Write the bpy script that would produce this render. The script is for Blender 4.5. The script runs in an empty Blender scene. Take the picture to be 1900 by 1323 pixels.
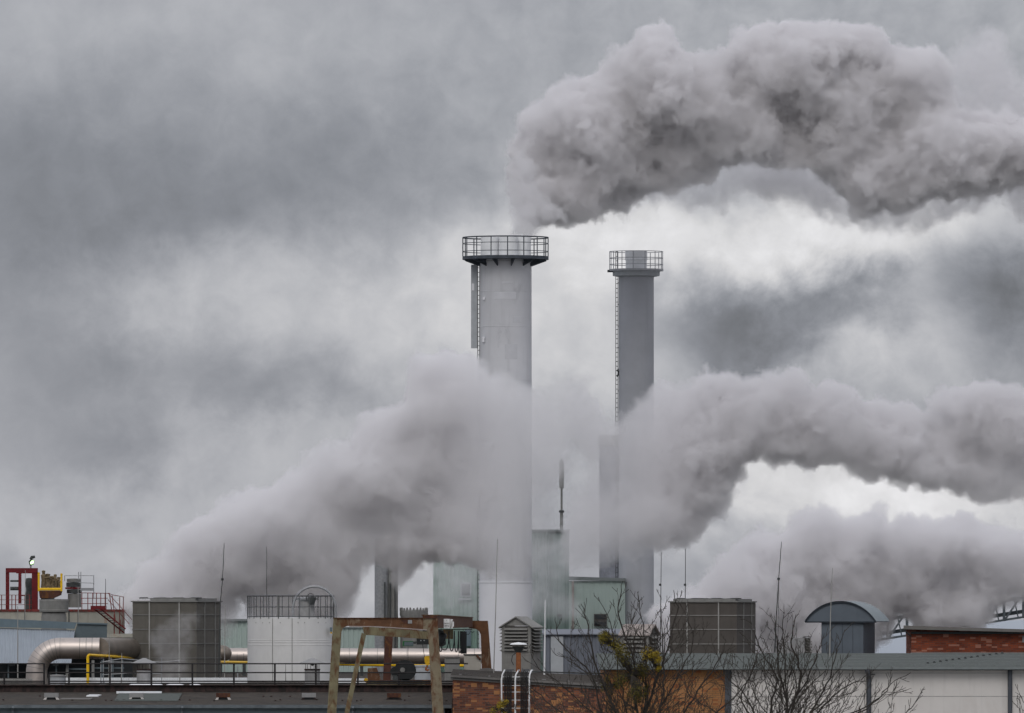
import bpy, math, random
import numpy as np
from mathutils import Vector, Matrix, noise as mnoise
C = bpy.context.scene
# ---------------------------------------------------------------- camera
F = 18000.0; CX = 950.0; HY = 1160.0; EYE = 12.0      # long tele lens, level camera, eye 12 m above the yard
cam = bpy.data.objects.new('camera', bpy.data.cameras.new('camera')); C.collection.objects.link(cam); C.camera = cam
cam.location = (0, 0, EYE); cam.rotation_euler = (math.pi/2, 0, 0)
cam.data.sensor_width = 36; cam.data.lens = 36*F/1900; cam.data.shift_y = (HY-661.5)/1900
cam.data.clip_start = 1; cam.data.clip_end = 30000
C.view_settings.view_transform = 'Standard'; C.view_settings.look = 'None'; C.view_settings.exposure = 0; C.view_settings.gamma = 1
C.cycles.max_bounces = 10; C.cycles.diffuse_bounces = 3; C.cycles.glossy_bounces = 3; C.cycles.volume_bounces = 7
C.cycles.transparent_max_bounces = 12; C.cycles.volume_step_rate = 3.0; C.cycles.use_denoising = True
C.cycles.use_adaptive_sampling = True; C.cycles.adaptive_threshold = .03; C.cycles.adaptive_min_samples = 20
C.cycles.sample_clamp_indirect = 6

def nd(t, ty, **k):
    n = t.nodes.new(ty)
    for a, b in k.items(): setattr(n, a, b)
    return n
class NG:                                              # small node-writing helper
    def __init__(s, t): s.t = t; s.L = t.links.new
    def put(s, sock, v):
        if hasattr(v, 'is_linked'): s.L(v, sock)
        else: sock.default_value = v
    def v(s, op, a, b=None, c=None):
        n = nd(s.t, 'ShaderNodeVectorMath', operation=op)
        for i, q in enumerate((a, b, c)):
            if q is None: continue
            if isinstance(q, (int, float)): q = (q, q, q)
            s.put(n.inputs[i], q)
        return n.outputs['Value'] if op in ('DOT_PRODUCT', 'LENGTH', 'DISTANCE') else n.outputs[0]
    def m(s, op, a, b=None, c=None, clamp=False):
        n = nd(s.t, 'ShaderNodeMath', operation=op); n.use_clamp = clamp
        for i, q in enumerate((a, b, c)):
            if q is not None: s.put(n.inputs[i], q)
        return n.outputs[0]
    def noise(s, vec, scale, detail=3, rough=.55, dist=0):
        n = nd(s.t, 'ShaderNodeTexNoise'); s.L(vec, n.inputs['Vector'])
        n.inputs['Scale'].default_value = scale; n.inputs['Detail'].default_value = detail
        n.inputs['Roughness'].default_value = rough; n.inputs['Distortion'].default_value = dist
        return n
    def mix(s, f, a, b):
        n = nd(s.t, 'ShaderNodeMix', data_type='RGBA'); s.put(n.inputs[0], f); s.put(n.inputs[6], a); s.put(n.inputs[7], b)
        return n.outputs[2]

# ---------------------------------------------------------------- world: daylight sky under broken cloud
SUN_EL, SUN_AZ = math.radians(40), math.radians(192)   # azimuth clockwise from +Y
W = bpy.data.worlds.new('World'); C.world = W; W.use_nodes = True
wt = W.node_tree; wt.nodes.clear(); g = NG(wt)
tc = nd(wt, 'ShaderNodeTexCoord'); sep = nd(wt, 'ShaderNodeSeparateXYZ'); g.L(tc.outputs['Generated'], sep.inputs[0])
yy = g.m('MAXIMUM', sep.outputs[1], .05)
cu = g.m('DIVIDE', sep.outputs[0], yy); cv = g.m('DIVIDE', sep.outputs[2], yy)
cb = nd(wt, 'ShaderNodeCombineXYZ'); g.L(cu, cb.inputs[0]); g.L(cv, cb.inputs[1])
dirv = g.v('SCALE', cb.outputs[0]); dirv.node.inputs['Scale'].default_value = 18.0     # 1 unit = 1000 "pixels" of angle
n1 = g.noise(dirv, 3.6, 6, .58, .2); n2 = g.noise(dirv, 14, 7, .60, .3)
wv = g.v('MULTIPLY_ADD', g.v('SUBTRACT', n1.outputs['Color'], .5), (.30, .30, 0), dirv)
wv = g.v('MULTIPLY_ADD', g.v('SUBTRACT', n2.outputs['Color'], .5), (.07, .07, 0), wv)
# broad cloud masses: centre x,y (thousandths of a radian-ish), radii, brightness change
CL = [(250,60,650,160,.02),(300,320,560,230,-.085),(40,480,300,260,-.055),(620,330,330,160,-.03),(880,120,300,200,-.015),
      (330,510,280,90,.05),(560,560,330,170,.065),(150,760,150,190,-.045),(400,700,230,100,-.075),(560,740,170,60,-.04),(230,850,200,60,-.04),
      (150,960,420,130,.045),(600,830,300,110,.04),(800,560,170,200,.05),(1060,560,240,260,.12),(1350,425,360,110,.15),
      (1750,425,300,110,.12),(1370,600,190,120,-.17),(1590,545,110,60,-.09),(1880,560,130,150,-.17),(1640,650,220,90,.07),
      (1450,900,330,100,.16),(1800,945,260,70,.14),(1060,900,170,170,-.03),(1650,60,500,160,.0),(30,1080,300,60,-.02),(700,1080,300,90,.05)]
acc = .675
for (x, y, rx, ry, a) in CL:
    cxx, cyy = (x-CX)/1000, (HY-y)/1000; ix, iy = 1/(rx*1.45/1000), 1/(ry*1.45/1000)
    d = g.v('MULTIPLY_ADD', wv, (ix, iy, 0), (-cxx*ix, -cyy*iy, 0))
    q = g.m('MULTIPLY_ADD', g.v('DOT_PRODUCT', d, d), -1.0, 1.0, clamp=True)
    q = g.m('MULTIPLY', q, q)
    acc = g.m('MULTIPLY_ADD', q, a*1.25, acc)
acc = g.m('MULTIPLY_ADD', g.m('SUBTRACT', n2.outputs[0], .5), g.m('MINIMUM', g.m('MAXIMUM', g.m('MULTIPLY_ADD', cu, 1.4, .135), .10), .19), acc)
acc = g.m('MULTIPLY_ADD', g.m('SUBTRACT', n1.outputs[0], .5), .10, acc)
lin = g.m('POWER', acc, 2.3)
cool = g.mix(g.m('MULTIPLY_ADD', acc, 3.3, -1.8, clamp=True), (.935, .975, 1.11, 1), (.99, .985, 1.01, 1))
colr = g.v('SCALE', cool); g.L(lin, colr.node.inputs['Scale'])
# towards the zenith the overcast is brighter
zen = g.m('MULTIPLY_ADD', g.m('MULTIPLY_ADD', sep.outputs[2], 1.5, -.16, clamp=True), 1.0, 1.0)
colz = g.v('SCALE', colr); g.L(zen, colz.node.inputs['Scale'])
sky = nd(wt, 'ShaderNodeTexSky', sky_type='NISHITA', sun_disc=False, sun_elevation=SUN_EL, sun_rotation=SUN_AZ)
bg1 = nd(wt, 'ShaderNodeBackground'); g.L(colz, bg1.inputs[0]); bg1.inputs[1].default_value = .98
bg2 = nd(wt, 'ShaderNodeBackground'); g.L(sky.outputs[0], bg2.inputs[0]); bg2.inputs[1].default_value = .08
mx = nd(wt, 'ShaderNodeMixShader'); mx.inputs[0].default_value = .05; g.L(bg1.outputs[0], mx.inputs[1]); g.L(bg2.outputs[0], mx.inputs[2])
wo = nd(wt, 'ShaderNodeOutputWorld'); g.L(mx.outputs[0], wo.inputs[0])
W.cycles.sampling_method = 'MANUAL'; W.cycles.sample_map_resolution = 512
sl = bpy.data.lights.new('sun', 'SUN'); sl.energy = .95; sl.angle = math.radians(30); sl.color = (1, .96, .91)
so = bpy.data.objects.new('sun', sl); C.collection.objects.link(so)
sdir = Vector((math.sin(SUN_AZ)*math.cos(SUN_EL), math.cos(SUN_AZ)*math.cos(SUN_EL), math.sin(SUN_EL)))
so.rotation_euler = sdir.to_track_quat('Z', 'Y').to_euler(); so.location = (60, -60, 90)

# ---------------------------------------------------------------- materials
MATS = {}
def mat(name, col, rough=.7, metal=0, var=.25, scale=3, streak=0, dirt=None, dirtamt=0, bump=0, bscale=20, emit=None, spec=.3):
    m = bpy.data.materials.new(name); m.use_nodes = True; t = m.node_tree; t.nodes.clear(); g = NG(t)
    tc = nd(t, 'ShaderNodeTexCoord'); bs = nd(t, 'ShaderNodeBsdfPrincipled'); o = nd(t, 'ShaderNodeOutputMaterial')
    g.L(bs.outputs[0], o.inputs[0])
    v = tc.outputs['Object']
    a = g.noise(v, scale, 5, .6)
    lo = tuple(c*(1-var) for c in col)+(1,); hi = tuple(min(1, c*(1+var)) for c in col)+(1,)
    c = g.mix(g.m('MULTIPLY_ADD', a.outputs[0], 2.2, -.6, clamp=True), lo, hi)
    if streak:
        sv = g.v('MULTIPLY', v, (scale*3, scale*3, scale*.22)); b = g.noise(sv, 1, 4, .6)
        f = g.m('MULTIPLY', g.m('MULTIPLY_ADD', b.outputs[0], 4, -2.1, clamp=True), streak)
        c = g.mix(f, c, tuple(q*.45 for q in col)+(1,))
    if dirt:
        sv = g.v('MULTIPLY', v, (1, 1, .55)); b = g.noise(sv, scale*1.3, 6, .65, .5)
        f = g.m('MULTIPLY_ADD', b.outputs[0], 7, -7*(1-dirtamt)+.5*1, clamp=True)
        c = g.mix(f, c, tuple(dirt)+(1,))
    g.L(c, bs.inputs['Base Color']); bs.inputs['Metallic'].default_value = metal
    bs.inputs['Specular IOR Level'].default_value = spec
    g.L(g.m('MULTIPLY_ADD', a.outputs[0], .3, rough-.15, clamp=True), bs.inputs['Roughness'])
    if bump:
        b = g.noise(v, bscale, 4, .6); bn = nd(t, 'ShaderNodeBump'); bn.inputs['Strength'].default_value = bump; bn.inputs['Distance'].default_value = .03
        g.L(b.outputs[0], bn.inputs['Height']); g.L(bn.outputs[0], bs.inputs['Normal'])
    if emit:
        bs.inputs['Emission Color'].default_value = tuple(emit[:3])+(1,); bs.inputs['Emission Strength'].default_value = emit[3]
    MATS[name] = m; return m
def brickmat(name, c1, c2, mortar, bw=.25, rh=.083, bias=0, third=None, msize=.009):
    m = bpy.data.materials.new(name); m.use_nodes = True; t = m.node_tree; t.nodes.clear(); g = NG(t)
    tc = nd(t, 'ShaderNodeTexCoord'); bs = nd(t, 'ShaderNodeBsdfPrincipled'); o = nd(t, 'ShaderNodeOutputMaterial')
    g.L(bs.outputs[0], o.inputs[0]); sp = nd(t, 'ShaderNodeSeparateXYZ'); g.L(tc.outputs['Object'], sp.inputs[0])
    cb = nd(t, 'ShaderNodeCombineXYZ'); g.L(g.m('ADD', sp.outputs[0], sp.outputs[1]), cb.inputs[0]); g.L(sp.outputs[2], cb.inputs[1])
    br = nd(t, 'ShaderNodeTexBrick'); g.L(cb.outputs[0], br.inputs['Vector'])
    br.inputs['Scale'].default_value = 1; br.inputs['Brick Width'].default_value = bw; br.inputs['Row Height'].default_value = rh
    br.inputs['Mortar Size'].default_value = msize; br.inputs['Color1'].default_value = tuple(c1)+(1,); br.inputs['Color2'].default_value = tuple(c2)+(1,)
    br.inputs['Mortar'].default_value = tuple(mortar)+(1,); br.inputs['Bias'].default_value = bias
    # per-brick variation: noise on a brick-sized lattice
    q = g.v('SNAP', g.v('ADD', cb.outputs[0], (0, 0, 0)), (bw, rh, 1))
    w = nd(t, 'ShaderNodeTexWhiteNoise', noise_dimensions='3D'); g.L(q, w.inputs['Vector'])
    c = br.outputs[0]
    if third: c = g.mix(g.m('MULTIPLY', g.m('GREATER_THAN', w.outputs[0], .83), .75), c, tuple(third)+(1,))
    big = g.noise(cb.outputs[0], 1.1, 4, .6)
    hs = g.v('SCALE', c); g.L(g.m('MULTIPLY_ADD', big.outputs[0], 1.0, .5), hs.node.inputs['Scale'])
    g.L(hs, bs.inputs['Base Color']); bs.inputs['Roughness'].default_value = .85; bs.inputs['Specular IOR Level'].default_value = .2
    MATS[name] = m; return m
mat('rail_black', (.018, .016, .017), .6)
mat('brown_steel', (.05, .030, .027), .7, var=.35, dirt=(.018, .014, .013), dirtamt=.5)
mat('roof_felt', (0.048, 0.039, 0.031), .9, var=.4, scale=1.2, dirt=(.028, .024, .02), dirtamt=.45, bump=.6, bscale=30)
mat('dark_wall', (.018, .021, .023), .8, var=.3)
mat('gutter_zinc', (0.120, 0.138, 0.150), .45, metal=.3)
mat('white_sheet', (.75, .77, .79), .4, var=.08)
mat('skylight_white', (.85, .86, .90), .35, var=.04)
mat('vent_grey', (0.264, 0.264, 0.264), .6, var=.15, scale=4, streak=.3)
mat('tower_panel', (0.114, 0.107, 0.093), .75, var=.22, scale=.9, streak=.35)
mat('tower_panel_warm', (0.085, 0.076, 0.068), .75, var=.2, scale=.9, streak=.35)
mat('tower_rib', (.30, .295, .28), .6, var=.2)
mat('tank_white', (.68, .68, .67), .45, var=.05, scale=1.5, streak=.10)
mat('galvanised', (.30, .31, .32), .45, metal=.4, var=.2, scale=8)
mat('pipe_clad', (0.521, 0.465, 0.428), .47, metal=.93, var=.08, scale=1.2, dirt=(.42, .375, .345), dirtamt=.38)
mat('pipe_dirty', (.22, .19, .16), .5, metal=.6, var=.3, scale=1.5)
mat('yellow_paint', (.82, .50, .01), .45, var=.12, scale=5)
mat('blue_sheet', (.28, .315, .355), .5, var=.08, scale=1.2, spec=.3)
mat('blue_fascia', (0.123, 0.166, 0.191), .55, var=.12)
mat('slate_dark', (.095, .122, .135), .6, var=.15)
mat('silo_concrete', (0.374, 0.365, 0.315), .85, var=.15, scale=1, streak=.45, dirt=(.28, .15, .09), dirtamt=.33)
mat('red_paint', (0.124, 0.008, 0.011), .6, var=.3, scale=4)
mat('red_faded', (.22, .035, .032), .7, var=.35, scale=4, dirt=(.12, .05, .04), dirtamt=.5)
mat('drum_grey', (0.196, 0.196, 0.187), .65, var=.15, streak=.3)
mat('machine_dark', (.05, .055, .055), .6, var=.4, scale=6)
mat('brass_dark', (.17, .13, .075), .6, var=.5, scale=6)
mat('lamp_glow', (.6, .9, .5), .4, emit=(.62, 1, .42, 3.2))
mat('stack_light', (.60, .605, .63), .6, var=.06, scale=.5, streak=.28, dirt=(.47, .475, .50), dirtamt=.38)
mat('stack_bright', (.70, .705, .735), .5, var=.04, scale=.5)
mat('stack_dark', (.40, .41, .44), .65, var=.10, scale=.5, streak=.22)
mat('flue_pale', (.78, .79, .80), .5, var=.08)
mat('deck_steel', (.055, .065, .08), .6, var=.3)
mat('deck_light', (.40, .41, .43), .6, var=.1)
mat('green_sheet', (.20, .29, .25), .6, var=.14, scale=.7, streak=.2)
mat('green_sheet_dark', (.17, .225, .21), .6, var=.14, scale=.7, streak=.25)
mat('mint_sheet', (.335, .405, .375), .6, var=.06, scale=.6, streak=.1)
mat('fascia_grey', (.17, .19, .19), .6, var=.15)
mat('window_dark', (.03, .035, .04), .2, var=.2, spec=.6)
mat('blue_clad', (.155, .17, .20), .6, var=.12, scale=1, streak=.2)
mat('pale_panel', (.38, .40, .42), .6, var=.1)
mat('rust_pale', (0.200, 0.166, 0.111), .8, var=.25, scale=1.6, streak=.3, dirt=(.10, .04, .018), dirtamt=.47)
mat('rust_heavy', (.115, .055, .028), .85, var=.4, scale=2, streak=.4, dirt=(.25, .19, .13), dirtamt=.38)
mat('rust_moss', (0.170, 0.149, 0.089), .85, var=.3, scale=2, streak=.35, dirt=(.10, .045, .02), dirtamt=.455)
mat('rust_dark', (.070, .030, .022), .85, var=.45, scale=3, dirt=(.14, .06, .02), dirtamt=.45)
mat('hoist_black', (.015, .017, .018), .5, var=.3)
mat('hoist_green', (.02, .11, .035), .5, var=.2)
mat('cable_black', (.012, .012, .013), .55)
mat('louvre_grey', (0.213, 0.209, 0.197), .6, var=.18, scale=4, streak=.25)
mat('louvre_dark', (.085, .08, .075), .7, var=.3)
mat('louvre_warm', (.30, .26, .24), .6, var=.15, scale=3, streak=.25)
mat('rust_orange', (.27, .10, .04), .85, var=.35, scale=8)
mat('slate_green', (0.072, 0.083, 0.076), .75, var=.25, scale=2.2, dirt=(.055, .066, .056), dirtamt=.42, bump=.3, bscale=12)
mat('rail_grey', (.10, .105, .11), .6, metal=.2)
mat('stack_rear', (.19, .20, .23), .7)
mat('stack_patch', (.53, .535, .56), .6, var=.05)
mat('white_render', (0.616, 0.590, 0.563), .85, var=.05, scale=.9, streak=.22, dirt=(.58, .55, .52), dirtamt=.36)
mat('joint_grey', (.30, .29, .28), .9)
mat('pillar_grey', (.065, .072, .085), .6, var=.2)
mat('barrel_blue', (.105, .125, .148), .55, var=.1, scale=1.5, streak=.22)
mat('barrel_roof', (.19, .225, .24), .5, var=.07)
mat('barrel_edge', (.02, .026, .034), .5)
mat('parapet_grey', (0.152, 0.144, 0.136), .8, var=.15)
mat('conveyor_grey', (.09, .105, .115), .65, var=.2)
mat('conveyor_dark', (.05, .06, .065), .65, var=.2)
mat('dome_pale', (.36, .40, .45), .5, var=.06)
mat('bark', (.036, .031, .027), .9, var=.35, scale=8)
mat('twig_bark', (.045, .039, .033), .9, var=.3, scale=8)
mat('mistletoe_leaf', (.15, .122, .012), .7, var=.45, scale=14)
mat('mistletoe_yellow', (.27, .195, .014), .7, var=.35, scale=14)
mat('mistletoe_dark', (.085, .072, .014), .8, var=.5, scale=14)
mat('yard', (.24, .24, .23), .9, var=.3, scale=.05)
mat('sign_white', (.72, .72, .72), .5, var=.05)
mat('sign_ink', (.05, .05, .05), .6)
mat('hook_yellow', (.55, .32, .01), .5, var=.25, scale=12)
mat('beige_box', (.36, .34, .30), .7, var=.1)
brickmat('brick_mixed', (.25, .088, .044), (.075, .033, .028), (.12, .095, .08), third=(.42, .20, .08), bias=-.05)
brickmat('brick_yellow', (.37, .18, .072), (.30, .135, .052), (.17, .11, .07), third=(.27, .09, .035), bias=-.3)
brickmat('brick_red', (.25, .055, .022), (.13, .032, .018), (.09, .06, .05), third=(.36, .17, .12))

# ---------------------------------------------------------------- geometry helpers
O = Vector((0, 0, 0))                                  # origin of the thing being built
def P0(x, y, D): return Vector(((x-CX)*D/F, D, EYE+(HY-y)*D/F))
def P(x, y, D): return P0(x, y, D)-O
def X(x, D): return (x-CX)*D/F-O.x
def Z(y, D): return EYE+(HY-y)*D/F-O.z
def Y(D): return D-O.y
def S(px, D): return px*D/F
def tag(o, label=None, cat=None, group=None, kind=None):
    if label: o['label'] = label
    if cat: o['category'] = cat
    if group: o['group'] = group
    if kind: o['kind'] = kind
    return o
def thing(name, label, cat, loc, rz=0, group=None):
    global O
    o = bpy.data.objects.new(name, None); C.collection.objects.link(o); o.location = loc; o.rotation_euler = (0, 0, rz)
    o.empty_display_size = .3; tag(o, label, cat, group); O = Vector(loc); return o
def single(name, label, cat, loc, m, material, group=None, smooth=False, kind=None):
    o = m.build(name, material, None, smooth); o.location = loc; return tag(o, label, cat, group, kind)
def at(loc):
    global O
    O = Vector(loc); return O
class MB:
    def __init__(s): s.v = []; s.f = []
    def add(s, vs, fs):
        n = len(s.v); s.v += [tuple(q) for q in vs]; s.f += [tuple(i+n for i in f) for f in fs]; return s
    def box(s, x0, x1, y0, y1, z0, z1):
        return s.add([(x0,y0,z0),(x1,y0,z0),(x1,y1,z0),(x0,y1,z0),(x0,y0,z1),(x1,y0,z1),(x1,y1,z1),(x0,y1,z1)],
                     [(0,3,2,1),(4,5,6,7),(0,1,5,4),(1,2,6,5),(2,3,7,6),(3,0,4,7)])
    def pbox(s, x0, x1, y0, y1, D, dep):               # photo-frame rectangle at distance D, dep metres deep
        return s.box(X(x0,D), X(x1,D), Y(D), Y(D)+dep, Z(y1,D), Z(y0,D))
    def loft(s, A, B):                                 # two matching outlines joined and capped
        n = len(A); return s.add(list(A)+list(B), [tuple(range(n)), tuple(range(2*n-1, n-1, -1))]+[(i, n+i, n+(i+1)%n, (i+1)%n) for i in range(n)])
    def prism(s, poly, y0, y1):                        # polygon in x,z extruded along y
        return s.loft([(x, y0, z) for x, z in poly], [(x, y1, z) for x, z in poly])
    def pprism(s, poly, D, dep):
        return s.prism([(X(x,D), Z(y,D)) for x, y in poly], Y(D), Y(D)+dep)
    def tube(s, pts, r, n=8, cap=True):
        pts = [Vector(p) for p in pts]; rs = r if isinstance(r, (list, tuple)) else [r]*len(pts)
        base = len(s.v); t = (pts[1]-pts[0]).normalized()
        up = Vector((0,0,1)) if abs(t.z) < .9 else Vector((0,1,0)); a = t.cross(up).normalized()
        for i, p in enumerate(pts):
            if i == 0: t = pts[1]-pts[0]
            elif i == len(pts)-1: t = pts[-1]-pts[-2]
            else: t = (pts[i+1]-pts[i]).normalized()+(pts[i]-pts[i-1]).normalized()
            t = t.normalized() if t.length > 1e-9 else Vector((0,0,1)); a = (a-t*a.dot(t)).normalized(); b = t.cross(a)
            for k in range(n):
                w = 2*math.pi*k/n; s.v.append(tuple(p+(a*math.cos(w)+b*math.sin(w))*rs[i]))
        for i in range(len(pts)-1):
            for k in range(n):
                q = base+i*n; s.f.append((q+k, q+(k+1)%n, q+n+(k+1)%n, q+n+k))
        if cap:
            s.f.append(tuple(base+k for k in range(n-1, -1, -1))); s.f.append(tuple(base+(len(pts)-1)*n+k for k in range(n)))
        return s
    def lathe(s, prof, c=(0,0,0), n=48, a0=0, a1=2*math.pi):
        base = len(s.v); full = abs(a1-a0-2*math.pi) < 1e-6; m = n if full else n+1
        for r, z in prof:
            for k in range(m):
                w = a0+(a1-a0)*k/n; s.v.append((c[0]+r*math.cos(w), c[1]+r*math.sin(w), c[2]+z))
        for i in range(len(prof)-1):
            for k in range(n):
                k2 = (k+1) % m; q = base+i*m; s.f.append((q+k, q+k2, q+m+k2, q+m+k))
        return s
    def build(s, name, material, parent=None, smooth=False):
        me = bpy.data.meshes.new(name); me.from_pydata(s.v, [], s.f); me.materials.append(MATS[material]); 
        if smooth:
            me.polygons.foreach_set('use_smooth', [True]*len(me.polygons)); 
        me.update(); o = bpy.data.objects.new(name, me); C.collection.objects.link(o)
        if smooth:
            try: me.set_sharp_from_angle(angle=math.radians(40))
            except Exception: pass
        if parent: o.parent = parent
        return o
def ribbed(x0, x1, z0, z1, y, pitch=.25, dep=.04):     # profiled sheet wall facing -y
    m = MB(); xs = []; x = x0; k = 0
    while x < x1-1e-6:
        xs += [(x, 0), (min(x+pitch*.4, x1), 0), (min(x+pitch*.5, x1), dep), (min(x+pitch*.9, x1), dep)]; x += pitch
    xs.append((x1, 0)); out = [xs[0]]
    for q in xs[1:]:
        if q[0] > out[-1][0]+1e-5: out.append(q)
    n = len(out)
    m.add([(a, y-b, z0) for a, b in out]+[(a, y-b, z1) for a, b in out], [(i, i+1, n+i+1, n+i) for i in range(n-1)]); return m
def copy_thing(o, loc, label):
    c = o.copy(); C.collection.objects.link(c); c.location = loc; c['label'] = label
    for ch in list(o.children):
        d = ch.copy(); C.collection.objects.link(d); d.parent = c
        for gch in list(ch.children):
            e = gch.copy(); C.collection.objects.link(e); e.parent = d
    return c

# ---------------------------------------------------------------- setting
at((0,0,0)); m = MB(); m.add([(-6000,-2000,0),(6000,-2000,0),(6000,14000,0),(-6000,14000,0)], [(0,1,2,3)])
single('ground', None, None, (0,0,0), m, 'yard', kind='structure')

HZ = 9.25                                              # roof height of the plant hall
r = thing('plant_hall', 'long low dark plant hall whose flat roof carries the towers, tank and pipes', 'building', (0, 450, 0))
m = MB(); m.box(-29, 29, .02, 115, 0, HZ-.3); m.build('wall', 'dark_wall', r)
m = MB(); m.box(-29.2, 29.2, 0, 115.2, HZ-.3, HZ); m.build('roof', 'roof_felt', r)
x0, x1 = X(122,453), X(459,453); ribbed(x0, x1, 9.27, 9.55, 3, .12, .035).build('parapet', 'white_sheet', r)
x0, x1 = X(-20,453), X(60,453); ribbed(x0, x1, 9.27, 9.5, 3, .12, .035).build('parapet', 'tower_rib', r)
x0, x1 = X(628,453), X(690,453); ribbed(x0, x1, 9.27, 9.52, 3, .12, .035).build('parapet', 'white_sheet', r)

# near felt-roofed workshop on the left
r = thing('workshop', 'low workshop with brown weathered felt roof and dark steel gutter at lower left', 'building', (X(400,430)+O.x, 430, 0))
xa, xb = X(-60,430), X(838,430); z_e, z_r = Z(1308,430), Z(1284,440)
m = MB(); m.box(xa+.1, xb-.1, .3, 19, 0, z_e-.25); m.build('wall', 'dark_wall', r)
m = MB(); m.loft([(xa,0,z_e),(xb,0,z_e),(xb,0,z_e-.12),(xa,0,z_e-.12)], [(xa,10,z_r),(xb,10,z_r),(xb,10,z_r-.12),(xa,10,z_r-.12)])
m.loft([(xa,10,z_r),(xb,10,z_r),(xb,10,z_r-.12),(xa,10,z_r-.12)], [(xa,19.5,z_r-.1),(xb,19.5,z_r-.1),(xb,19.5,z_r-.22),(xa,19.5,z_r-.22)]); m.build('roof', 'roof_felt', r)
m = MB(); m.box(xa, xb, -.14, -.01, z_e-.14, z_e+.005); m.build('gutter', 'gutter_zinc', r)
m = MB(); m.box(xa+.2, xb-.3, .1, .22, z_e-.45, z_e-.13); m.build('fascia', 'slate_dark', r)
for px in (338, 24, 655): m = MB(); m.tube([P(px,1312,429.7), P(px,1318,429.9), P(px,1500,429.9)], .055, 8); m.build('downpipe', 'gutter_zinc', r, True)
zb0, zb1 = Z(1284,440), Z(1272,440)
m = MB(); m.box(xa, xb, 10, 10.12, zb0, zb1); m.box(xa, xb, 9.85, 10.3, zb1, zb1+.03); m.build('ridge_beam', 'brown_steel', r)
# torn sheet and glazed strip lying in the felt
def on_roof(px, t): return (X(px, 430+10*t), 10*t, z_e+(z_r-z_e)*t)
def patch(px0, px1, t0, t1, lift, name, mt, skew=0):
    a, b, c, d = on_roof(px0,t0), on_roof(px1,t0), on_roof(px1+skew,t1), on_roof(px0+skew,t1)
    m = MB(); m.loft([Vector(q)+Vector((0,0,lift)) for q in (a,b,c,d)], [Vector(q)+Vector((0,0,.004)) for q in (a,b,c,d)]); return m.build(name, mt, r)
patch(212, 330, .28, .85, .03, 'repair_sheet', 'slate_green', 8)
patch(216, 300, .86, .95, .06, 'metal_strip', 'white_sheet')
patch(110, 168, .35, .42, .07, 'torn_felt', 'parapet_grey', 6)
patch(160, 182, .62, .7, .06, 'torn_felt', 'white_sheet', 6)
rnd = random.Random(4)
for k in range(26):
    px = rnd.uniform(0, 830); t = rnd.choice((.3, .34, .62))+rnd.uniform(-.03, .03); q = on_roof(px, t)
    m = MB(); m.box(q[0]-.04, q[0]+.05, q[1], q[1]+.1, q[2], q[2]+.05); m.build('roof_stud', 'brown_steel', r)
# low box vents on the felt roof
vl = ['rusty-topped low roof vent at far left of felt roof', 'grey low roof vent in front of the teal repair sheet', 'rust-stained low roof vent below the left cooling tower corner',
      'low grey roof vent under the white cowl by the white tank', 'red-brown low roof vent between the crane legs']
for i, (px, mt) in enumerate(((95,'vent_grey'),(253,'vent_grey'),(414,'rust_dark'),(573,'vent_grey'),(731,'rust_dark'))):
    D = 434; loc = P0(px,1300,D); r2 = thing('roof_vent', vl[i], 'roof vent', loc, 0, 'low vents in a row on the felt roof')
    m = MB(); w = S(13,D); h = S(8,D); m.box(-w, w, 0, .5, h*.75, h*1.75); m.build('cap', mt, r2)
    m = MB(); m.box(-w*.75, w*.75, .05, .45, 0, h*.75); m.build('body', 'dark_wall', r2)
    for sx in (-1, 1):
        m = MB(); m.loft([(sx*w*.6,-.03,h*.75),(sx*w*.9,-.03,h*.7),(sx*w*1.35,-.03,-.03),(sx*w*.8,-.03,-.03)], [(sx*w*.6,.45,h*.75),(sx*w*.9,.45,h*.7),(sx*w*1.35,.45,-.03),(sx*w*.8,.45,-.03)]); m.build('flashing', 'white_render' if i in (0,1,2) else 'brown_steel', r2)
# railing along the ridge
def railing(name, label, cat, D, xs, ybase, ytop, rails, x0, x1, mt='rail_black', pr=.042, rr=.034, group=None, low=()):
    r = thing(name, label, cat, P0((x0+x1)/2, ybase, D), 0, group)
    for px in xs: m = MB(); m.box(X(px,D)-pr, X(px,D)+pr, -pr, pr, 0, Z(ytop,D)); m.build('post', mt, r)
    for px, yt in low: m = MB(); m.box(X(px,D)-pr, X(px,D)+pr, -pr, pr, 0, Z(yt,D)); m.build('post', mt, r)
    for y in rails: m = MB(); m.tube([P(x0,y,D)-Vector((0,pr,0)), P(x1,y,D)-Vector((0,pr,0))], rr, 6); m.build('rail', mt, r)
    return r
railing('railing', 'short black railing section at far left of the felt roof ridge', 'railing', 440.1, [82], 1272, 1231, [1231.5,1248,1264,1267], -40, 82, group='black railings along the roof ridge', low=[(8,1250)])
railing('railing', 'long black railing from the left pipe to the brick building', 'railing', 440.1, [204,281,357,434,510,586,664,740,816], 1272, 1231, [1231.5,1248,1264,1268], 91, 868,
        group='black railings along the roof ridge', low=[(91,1250),(128,1250)])
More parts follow.
